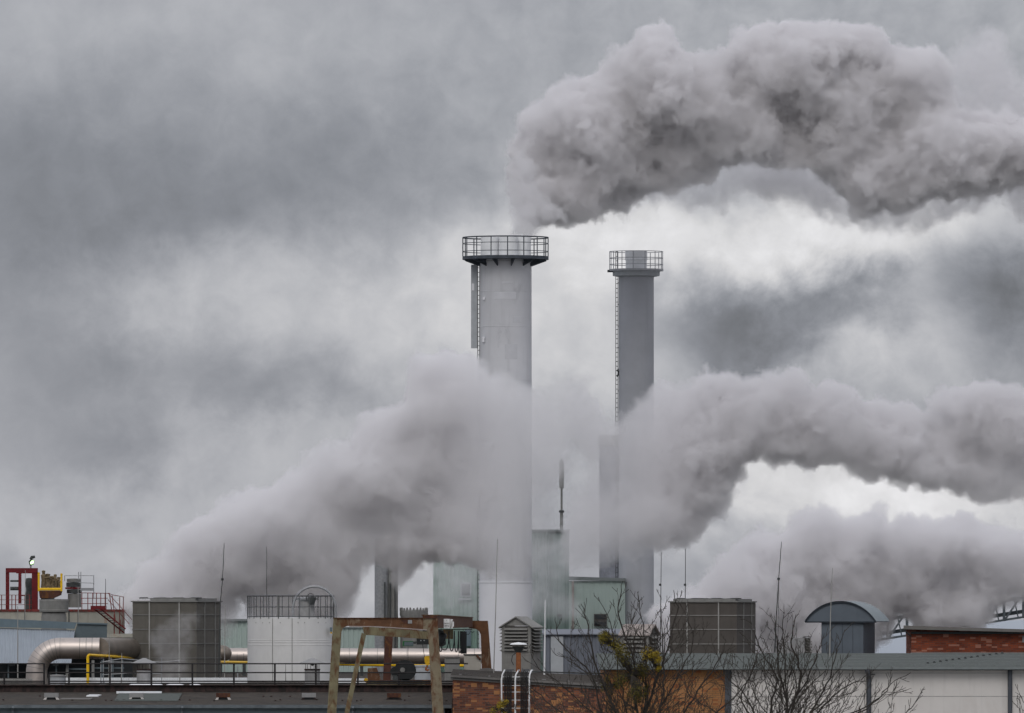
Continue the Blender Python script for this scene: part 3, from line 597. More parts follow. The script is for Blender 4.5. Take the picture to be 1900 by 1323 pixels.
m = MB(); m.lathe([(R_*1.005,Z(1079,D)),(R_*1.03,Z(1079,D)),(R_*1.03,Z(1081.5,D)),(R_*1.01,Z(1082,D)),(R_*1.01,0)], n=96); m.build('base_sleeve', 'stack_bright', r, True)
for y in (540,606,705,820,950): m = MB(); m.lathe([(R_*.99,Z(y,D)),(R_*1.0,Z(y+.4,D)),(R_*.99,Z(y+1.2,D))], n=96); m.build('joint', 'stack_light', r, True)
for y0_, y1_, a0_, a1_ in ((543,557,-2.05,-1.15),(523,528,-1.7,-1.3),(590,600,-1.3,-.9),(640,668,-1.6,-1.1)):
    m = MB(); m.lathe([(R_*.985,Z(y1_,D)),(R_*.993,Z(y1_,D)),(R_*.993,Z(y0_,D)),(R_*.985,Z(y0_,D))], n=16, a0=a0_, a1=a1_); m.build('repainted_patch', 'stack_patch', r, True)
RP = S(80,D); zd = Z(482,D); zk = Z(476,D)
m = MB(); m.lathe([(R_*.9,zk),(RP,zk),(RP,zd),(R_*.98,zd)], n=64); m.build('platform', 'deck_steel', r, True)
for k in range(12):
    a = 2*math.pi*k/12+.2; d = Vector((math.cos(a),math.sin(a),0)); m = MB()
    m.loft([d*R_*.97+Vector((0,0,zd)), d*RP*.97+Vector((0,0,zd)), d*RP*.97+Vector((0,0,zd-.07)), d*R_*.97+Vector((0,0,zd-.42))],
           [q+Vector((-d.y,d.x,0))*.06 for q in (d*R_*.97+Vector((0,0,zd)), d*RP*.97+Vector((0,0,zd)), d*RP*.97+Vector((0,0,zd-.07)), d*R_*.97+Vector((0,0,zd-.42)))]); m.build('bracket', 'deck_steel', r)
for k in range(16):
    a = 2*math.pi*k/16+.05; m = MB(); p = Vector((RP*.99*math.cos(a), RP*.99*math.sin(a),0)); m.tube([p+Vector((0,0,zk)), p+Vector((0,0,Z(442,D)))], .035, 5); m.build('rail_post', 'deck_steel', r)
for y in (441,452,467):
    m = MB(); m.tube([(RP*.99*math.cos(2*math.pi*k/64), RP*.99*math.sin(2*math.pi*k/64), Z(y,D)) for k in range(65)], .04 if y == 441 else .022, 5, cap=False); m.build('guard_rail', 'deck_steel', r)
for px, w, y0, dy in ((909,17,440,0),(943.5,17,437.5,-.5),(968,17,439,.4)):
    m = MB(); m.lathe([(S(w,D)*.9,Z(y0+3,D)),(S(w,D)*.9,Z(y0,D)),(S(w,D),Z(y0,D)),(S(w,D),Z(478,D))], c=(X(px,D),dy,0), n=32); m.build('flue', 'flue_pale', r, True)
m = MB(); m.pbox(874,887,491,646,D-.1,.35); m.build('cable_duct', 'pale_panel', r)
m = MB(); m.pbox(875.5,880,526,539,D-.12,.02); m.build('notice', 'stack_bright', r)
ladder(r, D-.2, 888, 480, 1205, 3.5)
for px, y0, y1 in ((896,551,556),(895,625,635)): m = MB(); m.pbox(px,px+4,y0,y1,D-1.03,.4); m.build('access_plate', 'stack_bright', r)
D = 600; r = thing('chimney', 'slimmer dark grey chimney, slightly lower, with a pale railed platform', 'chimney', P0(1180.5,1160,D)); O.z = 0; r.location.z = 0
R_ = S(32.7,D)
m = MB(); m.lathe([(0,Z(506,D)),(R_,Z(506,D)),(R_,0)], n=80); m.build('shaft', 'stack_dark', r, True)
m = MB(); m.lathe([(R_*.9,Z(503,D)),(S(44,D),Z(503,D)),(S(43.5,D),Z(512,D)),(R_*1.01,Z(514,D))], n=64); m.build('collar', 'pale_panel', r, True)
RP = S(50.5,D); m = MB(); m.lathe([(0,Z(499.5,D)),(RP,Z(499.5,D)),(RP,Z(503,D)),(0,Z(503,D))], n=64); m.build('platform', 'deck_light', r, True)
for k in range(14):
    a = 2*math.pi*k/14+.1; p = Vector((RP*.98*math.cos(a),RP*.98*math.sin(a),0)); m = MB(); m.tube([p+Vector((0,0,Z(500,D))), p+Vector((0,0,Z(467,D)))], .026, 5); m.build('rail_post', 'deck_light', r)
for y in (467,479,491):
    m = MB(); m.tube([(RP*.98*math.cos(2*math.pi*k/56), RP*.98*math.sin(2*math.pi*k/56), Z(y,D)) for k in range(57)], .022, 5, cap=False); m.build('guard_rail', 'deck_light', r)
m = MB(); m.lathe([(S(18,D),Z(470,D)),(S(18,D),Z(466,D)),(S(20.5,D),Z(466,D)),(S(20.5,D),Z(481,D)),(S(21.5,D),Z(481.5,D)),(S(19.7,D),Z(483,D)),(S(19.7,D),Z(500,D))], n=32); m.build('flue', 'flue_pale', r, True)
m = MB(); m.box(X(1127,D), X(1145,D), -.3, .3, Z(505,D), Z(501,D)); m.build('ladder_landing', 'deck_steel', r)
ladder(r, D-.1, 1144.5, 467, 1165, 4)
for k in range(16):
    y = 525+k*40; m = MB(); m.tube([P(1146,y,D-.1), P(1150,y,D)], .03, 4); m.build('ladder_bracket', 'machine_dark', r)
m = MB(); m.tube([P(1145,686,D-.2),P(1147.5,690,D-.2),P(1147,695,D-.2),P(1145,699,D-.2)], .06, 6); m.build('rescue_device', 'machine_dark', r)
D = 640; r = thing('chimney', 'short dark chimney half hidden behind the slimmer one', 'chimney', P0(1134,1160,D)); O.z = 0; r.location.z = 0
m = MB(); m.lathe([(0,Z(824,D)),(S(22,D),Z(824,D)),(S(22.5,D),0)], n=48); m.build('shaft', 'stack_rear', r, True)
m = MB(); m.lathe([(0,Z(808,D)),(S(23.5,D),Z(808,D)),(S(23.5,D),Z(820,D)),(S(24.5,D),Z(827,D)),(S(22,D),Z(828,D))], n=48); m.build('cap', 'drum_grey', r, True)
D = 610; r = thing('roof_mast', 'slim sectioned mast standing on the green block roof', 'mast', P0(1042,985,D))
m = MB(); m.lathe([(0,Z(850,D)),(S(1.5,D),Z(853,D)),(S(4.5,D),Z(857,D)),(S(4.5,D),Z(880,D)),(S(4.2,D),Z(905,D)),(S(4.2,D),Z(906,D)),(0,Z(906,D))], n=16); m.build('radome', 'drum_grey', r, True)
m = MB(); m.tube([P(1042,985,D), P(1042,950,D)], S(3,D), 10); m.build('lower_tube', 'drum_grey', r, True)
m = MB(); m.tube([P(1042,951,D), P(1042,904,D)], S(2,D), 10); m.build('upper_tube', 'drum_grey', r, True)
m = MB(); m.lathe([(S(5,D),0),(S(5,D),.1),(S(4,D),.15)], c=(0,0,Z(951,D)), n=12); m.build('collar', 'machine_dark', r, True)

# ---------------------------------------------------------------- thin rods and aerials
def rod(label, D, pts, ybase, r0=1.1, joint=None, mt='galvanised', tripod=False, name='lightning_rod', cat='lightning rod'):
    loc = P0(pts[-1][0], ybase, D); r = thing(name, label, cat, loc, 0, None)
    P_ = [P(x, y, D) for x, y in pts]; n = len(P_)
    m = MB(); m.tube(P_, [S(r0*.35+(r0*.3)*i/(n-1), D) for i in range(n)], 6); m.build('rod', mt, r)
    if joint: m = MB(); m.tube([P(joint[0],joint[1],D), P(joint[0]-.1,joint[1]+4,D)], S(r0*1.5,D), 8); m.build('coupling', 'machine_dark', r)
    if joint and tripod:
        for dx in (-5,5): m = MB(); m.tube([P(joint[0],joint[1]+6,D), P(pts[-1][0]+dx,ybase,D)], S(.5,D), 5); m.build('strut', mt, r)
    return r
rod('tall two-part rod just right of the left cooling tower', 461, [(416,1008),(413,1074),(409,1116),(407,1180),(406,1262)], 1262, 1.8, (412.6,1073), 'machine_dark')
rod('tall thin rod above the white tank railing', 486, [(495,1014),(495,1105),(495,1264)], 1264, 1.4, mt='machine_dark')
rod('tallest pale rod in front of the big chimney', 436, [(923,1000),(920,1120),(916,1249)], 1249, 1.6, mt='tower_rib')
rod('thick short white rod right of the louvred ventilator', 437, [(1011.5,1113),(1011,1180),(1010,1252)], 1252, 2.6, mt='flue_pale')
rod('thin rod just right of the slim chimney', 478, [(1227,1025),(1226,1120),(1224,1262)], 1262, 1.5, (1225,1083), 'machine_dark')
rod('thin two-part rod left of the right cooling tower top', 474, [(1272,1018),(1271.5,1110),(1271,1262)], 1262, 1.5, (1271,1083), 'machine_dark')
rod('tall aerial on a slim tripod right of the right cooling tower', 452, [(1450,1005),(1445,1072),(1440,1150),(1438,1210)], 1262, 1.9, (1444.8,1072), 'machine_dark', True, 'aerial', 'aerial')
rod('pale rod standing on the green roof in front of the barrel-roofed vent', 440, [(1544.5,1053),(1541,1140),(1539.5,1218)], 1219, 1.8, mt='tower_rib')
rod('thin pale rod in front of the profiled shed at far left', 453, [(33,1125),(33,1180),(33,1258)], 1262, 1.8, mt='tower_rib')
rod('thin pale rod in front of the bent duct', 453, [(203,1175),(202.5,1220),(202,1270)], 1270, 1.5, mt='tower_rib')
rod('thin pale rod between the left cooling tower and the white tank', 453, [(418,1122),(417,1200),(416.5,1270)], 1270, 1.6, mt='tower_rib')
rod('short rod with clamps in front of the left cooling tower left side', 452, [(226,1212),(226,1240),(225,1270)], 1270, 1.8, mt='tower_rib')
rod('rod with a bracket in front of the middle of the left cooling tower', 452, [(334,1213),(334,1240),(333.5,1270)], 1270, 1.6, mt='tower_rib')
rod('short faint rod above the silo stair', 541, [(196,1074),(196,1100),(196,1131)], 1131, 1.2, mt='machine_dark')
rod('thin rod rising beside the brass machine at the silo', 519, [(145,1090),(145.5,1150),(146,1264)], 1264, 1.6, mt='tower_rib')
rod('thin rod in front of the red portal column', 519, [(47,1058),(46.5,1140),(46,1264)], 1264, 1.4, mt='tower_rib')
rod('thin seam-side rod in front of the white tank', 453, [(530,1232),(530,1250),(530,1270)], 1270, 1.3, mt='drum_grey')
# light tubular guard around the vents
D = 450.5; r = thing('tube_guard', 'thin grey tubular guard frame around the cowled flue', 'guard rail', P0(260,1270,D))
for b in ((190,1228,226,1222),(226,1222,300,1229),(300,1229,334,1225.5),(190,1228,245,1229),(190,1252,240,1249),(240,1249,300,1250),(187,1228,187,1270),(192,1222,192,1270),(300,1220,300,1268)):
    m = MB(); m.tube([P(b[0],b[1],D), P(b[2],b[3],D)], S(.8,D), 6); m.build('tube', 'galvanised', r)
for px in (187,192): m = MB(); m.lathe([(S(5,D),-.02),(S(1,D),.18)], c=(X(px,D),0,0), n=3); m.build('foot', 'galvanised', r)

# ---------------------------------------------------------------- gantry crane
D = 400; D2 = 447
r = thing('gantry_crane', 'rusty gantry crane frame with splayed legs in front of the white tank', 'gantry crane', P0(714,1160,D)); O.z = 0; r.location.z = 0
def down(xt, yt, xb, yb): t = (EYE*F/D+HY-yt)/(yb-yt); return (xt+(xb-xt)*t, EYE*F/D+HY)   # run a leg line on to the ground
lo, li = down(618.7,1147,608.5,1302), down(632.8,1175,624.8,1302); ro, ri = down(810,1147,820,1302), down(794.8,1176,801.5,1302)
arc = lambda cx_, cy_, rr, a0, a1: [(cx_+rr*math.cos(a), cy_-rr*math.sin(a)) for a in [a0+(a1-a0)*k/6 for k in range(7)]]
m = MB(); m.pprism([(618.7,1147),(633,1147),(633,1172),li,lo][:2]+[(646,1147),(646,1161.5)]+[(641,1162.5),(636,1166),(633.3,1172)]+[li,lo], D, .42); m.build('leg', 'rust_moss', r)
m = MB(); m.pprism([(646,1147),(785,1147),(785,1168),(700,1162.5),(646,1161.5)], D+.005, .40); m.build('crossbeam', 'rust_heavy', r)
m = MB(); m.pprism([(785,1147),(810,1147),ro,ri,(794.6,1178),(792,1171.5),(785,1168)], D, .42); m.build('leg', 'rust_pale', r)
m = MB(); m.loft([P(618.2,1146,D-.06),P(811,1146,D-.06),P(811,1147.3,D-.06),P(618.2,1147.3,D-.06)], [P(618.2,1146,D+.5),P(811,1146,D+.5),P(811,1147.3,D+.5),P(618.2,1147.3,D+.5)]); m.build('top_flange', 'rust_dark', r)
m = MB(); m.loft([P(648,1161.3,D-.05),P(700,1161.8,D-.05),P(700,1163.6,D-.05),P(648,1163,D-.05)], [P(648,1161.3,D+.45),P(700,1161.8,D+.45),P(700,1163.6,D+.45),P(648,1163,D+.45)]); m.loft([P(700,1161.8,D-.05),P(792,1168,D-.05),P(792,1169.8,D-.05),P(700,1163.6,D-.05)], [P(700,1161.8,D+.45),P(792,1168,D+.45),P(792,1169.8,D+.45),P(700,1163.6,D+.45)]); m.build('lower_flange', 'louvre_warm', r)
m = MB(); e0 = ro; m.loft([P(808.5,1148,D-.05),P(811.5,1148,D-.05),P(e0[0]+3,e0[1],D-.05),P(e0[0],e0[1],D-.05)], [P(808.5,1148,D+.47),P(811.5,1148,D+.47),P(e0[0]+3,e0[1],D+.47),P(e0[0],e0[1],D+.47)]); m.build('leg_flange', 'rust_pale', r)
DA = 412
m = MB(); m.loft([P(672,1162,DA),P(795,1172,DA),P(795,1186,DA),P(676,1178,DA)], [P(672,1162,DA+.3),P(795,1172,DA+.3),P(795,1186,DA+.3),P(676,1178,DA+.3)]); m.build('inner_beam', 'rust_moss', r)
b0 = (642-(1323-1176)*.0, 1323); k_ = 3.0
m = MB(); m.loft([P(671,1174,DA-.1),P(679.5,1177,DA-.1),P(648,1323,DA-.1),P(639,1323,DA-.1)], [P(671,1174,DA+.2),P(679.5,1177,DA+.2),P(648,1323,DA+.2),P(639,1323,DA+.2)])
yg = EYE*F/DA+HY; m.loft([P(639,1323.0,DA-.1),P(648,1323.0,DA-.1),P(648-.22*(yg-1323),yg,DA-.1),P(639-.22*(yg-1323),yg,DA-.1)], [P(639,1323.0,DA+.2),P(648,1323.0,DA+.2),P(648-.22*(yg-1323),yg,DA+.2),P(639-.22*(yg-1323),yg,DA+.2)]); m.build('brace', 'rust_moss', r)
gA = [P(783,1141,D+.5), P(812,1141,D+.5), P(812,1168,D+.5), P(783,1168,D+.5)]
m = MB(); m.loft([P(784,1141.5,D+.45),P(812,1141.5,D+.45),P(812,1166,D+.45),P(784,1166,D+.45)], [P(852,1146,D2),P(877,1146,D2),P(877,1164,D2),P(852,1164,D2)]); m.build('main_girder', 'rust_dark', r)
m = MB(); m.loft([P(782,1140.5,D+.44),P(814,1140.5,D+.44),P(814,1142,D+.44),P(782,1142,D+.44)], [P(850,1145,D2),P(878,1145,D2),P(878,1146.5,D2),P(850,1146.5,D2)]); m.build('girder_flange', 'rust_heavy', r)
DB = D2; yg = EYE*F/DB+HY
m = MB(); m.loft([P(870,1151.5,DB),P(905.5,1152,DB),P(912,1240,DB),P(915,yg,DB),P(898,yg,DB),P(894,1240,DB),(P(892,1178,DB)),P(889,1171,DB),P(883,1167,DB),P(870,1166,DB)],
    [P(870,1151.5,DB+.4),P(905.5,1152,DB+.4),P(912,1240,DB+.4),P(915,yg,DB+.4),P(898,yg,DB+.4),P(894,1240,DB+.4),(P(892,1178,DB+.4)),P(889,1171,DB+.4),P(883,1167,DB+.4),P(870,1166,DB+.4)]); m.build('rear_leg', 'rust_heavy', r)
DC = 445.5; m = MB(); m.loft([P(714.5,1170,DC),P(729.5,1170,DC),P(724.5,1266,DC),P(710.5,1266,DC)], [P(714.5,1170,DC+.4),P(729.5,1170,DC+.4),P(724.5,1266,DC+.4),P(710.5,1266,DC+.4)]); m.build('rear_leg', 'rust_dark', r)
m = MB(); m.loft([P(812,1146,D2+.02),P(716,1158,D2+.02),P(716,1176,D2+.02),P(812,1166,D2+.02)], [P(812,1146,D2+.3),P(716,1158,D2+.3),P(716,1176,D2+.3),P(812,1166,D2+.3)]); m.build('rear_beam', 'rust_dark', r)
m = MB(); m.pprism([(678,1263.5),(802,1263.5),(802,1271),(680,1271.5)], DC-.1, .6); m.build('base_beam', 'rust_moss', r)
m = MB(); m.pprism([(678,1261.5),(802,1261.5),(802,1264),(678,1264)], DC-.2, .8); m.build('base_flange', 'rust_dark', r)
m = MB(); m.pprism([(682,1262),(682,1240),(699,1239),(707,1262)], DC, .4); m.build('gusset', 'rust_heavy', r)
m = MB(); m.lathe([(0,-.05),(S(4,DC),-.05),(S(4,DC),.05),(0,.05)], n=16); 
for i, q in enumerate(m.v): m.v[i] = (q[0]+X(679,DC), q[2]+Y(DC)-.2, q[1]+Z(1262,DC))
m.build('buffer', 'hook_yellow', r)
f = MB(); f.pbox(823.2,834.6,1148.3,1166,D+5,.03); f = f.build('sign_plate', 'sign_white', r)
def txt(s, px, py, hpx, DD, parent, mt='sign_ink'):
    cu = bpy.data.curves.new('lettering', 'FONT'); cu.body = s; cu.size = S(hpx*1.4,DD); cu.align_x = 'CENTER'; cu.extrude = .004
    to = bpy.data.objects.new('lettering', cu); C.collection.objects.link(to); bpy.context.view_layer.update()
    me = bpy.data.meshes.new_from_object(to.evaluated_get(bpy.context.evaluated_depsgraph_get())); bpy.data.objects.remove(to)
    me.materials.clear(); me.materials.append(MATS[mt]); o = bpy.data.objects.new('lettering', me); C.collection.objects.link(o)
    o.parent = parent; o.rotation_euler = (math.pi/2, 0, 0); o.location = P(px, py, DD); return o
txt('1', 829, 1152.5, 3.2, D+4.99, f); txt('TRAGKR.', 829, 1157.5, 1.9, D+4.99, f); txt('500 kg', 829, 1162, 2.3, D+4.99, f); txt('. .', 829, 1164.5, 2.5, D+4.99, f)
f = MB(); f.pbox(835.6,840.2,1149,1166,D+5.1,.03); f = f.build('sign_plate', 'sign_white', r)
m = MB(); m.add([P(836,1165,D+5.08),P(837.4,1165,D+5.08),P(839.8,1151,D+5.08),P(838.4,1151,D+5.08)], [(0,1,2,3)]); m.build('stripe', 'joint_grey', f)
m = MB(); m.pbox(840.2,842.2,1153.5,1162.5,D+5.0,.2); m.build('lamp_box', 'sign_white', r)
m = MB(); m.pbox(757,764.5,1150.5,1157,D-.03,.03); m.build('name_plate', 'vent_grey', r)
m = MB(); m.pbox(744.5,756.5,1150.5,1157,D-.02,.02); m.build('name_plate', 'rust_dark', r)
# hoist
DH = 418; r = thing('hoist', 'black chain hoist with green end box hanging from the crane girder', 'hoist', P0(780,1190,DH))
m = MB(); m.pbox(747,766.5,1189.5,1199,DH,.5); m.build('end_box', 'hoist_green', r)
m = MB(); m.pbox(750,767,1191,1198,DH-.02,.2); m.build('end_cover', 'slate_dark', r)
m = MB(); m.pbox(762,780,1190.3,1192.8,DH+.1,.2); m.pbox(764,772,1192.8,1194.5,DH+.12,.12); m.build('arm', 'machine_dark', r)
m = MB(); m.pbox(773,800,1183,1196,DH-.3,.9); m.pbox(784,795,1169,1184,DH-.2,.6); m.build('gear_case', 'hoist_black', r)
for px in (780,786,798): m = MB(); m.pbox(px,px+2,1187.6,1189.4,DH-.33,.03); m.build('bolt_head', 'galvanised', r)
m = MB(); m.lathe([(0,0),(S(8.5,DH),0),(S(9.5,DH),S(8,DH)),(S(9.5,DH),S(18,DH)),(S(7,DH),S(24,DH)),(0,S(25,DH))], n=20)
for i, q in enumerate(m.v): m.v[i] = (X(811,DH)+q[2]*.62+q[0]*.5, q[1]*1.0-.2, Z(1185,DH)+q[0]*1.25-q[2]*.12)
m.build('motor', 'hoist_black', r, True)
m = MB(); m.pprism([(812,1167),(823,1170),(828,1196),(819,1200),(812,1199)], DH-.1, .6); m.build('motor_cowl', 'machine_dark', r)
m = MB(); m.pbox(822,841,1168,1185.5,DH+8,.3); m.build('trolley_plate', 'rust_moss', r)
m = MB(); m.tube([P(784,1196,DH-.2), P(787.5,1219,DH-.2)], .014, 5); m.build('rope', 'cable_black', r)
m = MB(); m.tube([P(757,1199,DH), P(757.5,1245,DH)], .009, 5); m.build('pendant_cord', 'cable_black', r)
r = thing('hook_block', 'yellow hook block with rusty hook hanging beside the crane leg', 'hook', P0(792,1240,DH))
m = MB(); m.pprism([(787.5,1219),(789,1217.2),(797,1217),(798.5,1219),(798,1230),(794.5,1234.5),(791,1234.5),(788,1229)], DH-.3, .25); m.build('block', 'hook_yellow', r)
m = MB(); m.tube([P(792.5,1234,DH-.18), P(792.7,1237,DH-.18), P(790.5,1239,DH-.18), P(790.5,1242,DH-.18), P(793,1244,DH-.18), P(795.8,1242.5,DH-.18), P(796,1240,DH-.18)], [.03,.04,.045,.05,.05,.035,.015], 8); m.build('hook', 'rust_orange', r, True)
# festoon
DF = 425; r = thing('festoon_cable', 'black cable loops hanging below the crane girder', 'cable', P0(845,1170,DF))
for i, (xa_, xb_, yb_) in enumerate(((815,821,1209),(819,833,1206),(833,843,1208),(843,850.5,1210),(850.5,856,1212),(854,859,1213),(857,862,1212))):
    pts = [P(xa_+(xb_-xa_)*(.5-.5*math.cos(math.pi*k/12)), 1171+(yb_-1171)*(math.sin(math.pi*k/12))**.75 if i > 1 else (1200 if xa_ < 822 and k < 6 else 1171)+(yb_-(1200 if xa_ < 822 and k < 6 else 1171))*(math.sin(math.pi*k/12))**.75, DF+i*.3) for k in range(13)]
    m = MB(); m.tube(pts, .022, 6); m.build('cable_loop', 'cable_black', r)
m = MB(); m.pbox(856,866,1172,1213,DF+3,.15); m.build('cable_bundle', 'hoist_black', r)
m = MB(); m.pbox(815,876,1167.2,1168.8,DF+4,.1); m.build('carrier_rail', 'cable_black', r)
m = MB(); m.tube([P(862,1171,DF+2),P(866,1177,DF+2),P(870,1177,DF+2),P(873,1171,DF+2),P(877,1174,DF+2),P(880,1171,DF+2)], .016, 5); m.build('cable_tail', 'cable_black', r)
# cable drum
DR = 444.3; loc = P0(752,1262,DR); r = thing('cable_reel', 'big black cable reel disc standing at the crane foot', 'reel', loc)
def disc(px, py, rpx, dpt, off, name, mt, n=40):
    m = MB(); m.lathe([(0,0),(S(rpx,DR),0),(S(rpx,DR),dpt),(0,dpt)], n=n)
    m.v = [(q[0]+X(px,DR), q[2]+off, q[1]+Z(py,DR)) for q in m.v]; return m.build(name, mt, r, False)
disc(753,1244,19,.05,0,'flange','hoist_black'); disc(750.5,1244,19.3,.05,.35,'flange','hoist_black'); disc(752,1244,13,.3,.05,'hub','machine_dark'); disc(747,1243,4.5,.1,-.1,'gearbox','drum_grey',16); disc(733,1246,9,.25,.1,'motor','hoist_black',20)
m = MB(); m.pbox(729,738,1253,1262.5,DR,.4); m.pbox(744,760,1260,1262.5,DR,.4); m.build('base', 'machine_dark', r)
# containers between crane and brick building
D = 458; loc = P0(785,1266,D); at(loc); m = MB(); m.lathe([(0,Z(1233.5,D)),(S(17,D),Z(1234,D)),(S(17,D),Z(1237,D)),(S(15.5,D),Z(1238,D)),(S(15.5,D),0)], n=36); single('vessel', 'pale grey round vessel behind the yellow hook', 'vessel', loc, m, 'blue_clad' if 0 else 'pale_panel', None, True)
D = 455; r = thing('grey_cabinet', 'dark grey upright cabinet with round shoulders behind the crane leg', 'cabinet', P0(839,1262,D))
m = MB(); m.pprism([(825,1262),(825,1223),(826.5,1221),(851.5,1221),(853,1223),(853,1262)], D, .7); m.build('body', 'drum_grey', r)
m = MB(); m.pbox(824.5,853.5,1219.8,1221,D-.03,.8); m.build('lid', 'machine_dark', r)
D = 456; r = thing('beige_cabinet', 'beige box unit with dark lid between the cabinet and the rusty rear leg', 'cabinet', P0(877,1264,D))
m = MB(); m.pbox(861,893,1215.5,1264,D,.8); m.build('body', 'beige_box', r)
m = MB(); m.pbox(859.5,894,1213.6,1215.5,D-.05,.9); m.build('lid', 'machine_dark', r)
m = MB(); m.tube([P(884,1216,D-.1), P(892,1224,D-.1)], .05, 5); m.build('stay', 'rust_dark', r)

# ---------------------------------------------------------------- central brick building
D = 425; r = thing('brick_building', 'mixed red brick building with slightly sloping roof edge in the centre foreground', 'building', P0(980,1160,D)); O.z = 0; r.location.z = 0
xl, xr = X(840,D), X(1124,D); ytl, ytr = 1252, 1270
m = MB(); m.loft([(xl,0,0),(xr,0,0),(xr,0,Z(ytr+6,D)),(xl,0,Z(ytl+6,D))], [(xl,18,0),(xr,18,0),(xr,18,Z(ytr+6,D)),(xl,18,Z(ytl+6,D))]); m.build('wall', 'brick_mixed', r)
xf, xg = X(836,D), X(1125,D)
for a, b, o_, nm, mt in ((0,4.2,.22,'fascia','parapet_grey'),(4.4,5.8,.14,'fascia_batten','machine_dark'),(6,9.2,.10,'lower_board','parapet_grey')):
    m = MB(); m.loft([(xf,-o_,Z(ytl+b,D)),(xg,-o_,Z(ytr+b,D)),(xg,-o_,Z(ytr+a,D)),(xf,-o_,Z(ytl+a,D))], [(xf,.02,Z(ytl+b,D)),(xg,.02,Z(ytr+b,D)),(xg,.02,Z(ytr+a,D)),(xf,.02,Z(ytl+a,D))]); m.build(nm, mt, r)
m = MB(); m.loft([(xf,-.22,Z(ytl-.2,D)),(xg,-.22,Z(ytr-.2,D)),(xg,18,Z(ytr-13,D)),(xf,18,Z(ytl-7,D))], [(xf,-.2,Z(ytl+4,D)),(xg,-.2,Z(ytr+4,D)),(xg,18,Z(ytr-9,D)),(xf,18,Z(ytl-3,D))]); m.build('roof', 'roof_felt', r)
rnd = random.Random(9)
for k in range(16):
    px = 852+k*17+rnd.uniform(-4,4); m = MB(); w_ = rnd.uniform(3,8); yb_ = ytl+(px-838)*.063
    m.loft([P(px,yb_-1.2,D+1+k%3),P(px+w_,yb_-.8,D+1+k%3),P(px+w_,yb_-2.4,D+1+k%3),P(px,yb_-2.6,D+1+k%3)], [P(px,yb_-1.2,D+1.5+k%3),P(px+w_,yb_-.8,D+1.5+k%3),P(px+w_,yb_-2.4,D+1.5+k%3),P(px,yb_-2.6,D+1.5+k%3)]); m.build('roof_scrap', ('vent_grey','parapet_grey','machine_dark')[k%3], r)
m = MB(); m.tube([P(985,1246,D+6), P(1124,1250,D+6)], .03, 5); m.build('roof_rail', 'machine_dark', r)
m = MB(); m.pprism([(890,1241),(905,1239.5),(918,1242),(918,1245),(890,1245)], D+12, 1); m.build('roof_kerb', 'parapet_grey', r)
# cable ladder over the roof edge
r = thing('cable_tray', 'silver cable tray with black cables bending down over the brick wall', 'cable tray', P0(957,1245,D-.5))
def tray(xs_, ys_): return [P(x_, y_, D-.4-q) for x_, y_, q in zip(xs_, ys_, (-2.6,-.6,0,.05,.08,.08))]
for xs_ in ((936,936,932,930.5,931,931),(963,962,957,956,956,956),(988,986,982.5,982,982,982)):
    m = MB(); m.tube(tray(xs_, (1243.5,1244,1252,1262,1323,1420)), .035, 6); m.build('side_rail', 'flue_pale', r)
for y in (1256,1272,1284,1299,1314,1330,1346): m = MB(); m.tube([P(931,y,D-.44), P(982,y,D-.44)], .014, 5); m.build('rung', 'flue_pale', r)
for k, px in enumerate((938,942,945.5,949,968,971.5,975,978.5)):
    m = MB(); m.tube([P(px+3,1242.5,D+2.2), P(px+1.5,1243.2,D+.2), P(px-.5,1247,D-.5), P(px-1,1256,D-.58), P(px-1,1420,D-.58)], .035, 6); m.build('cable', 'cable_black', r)

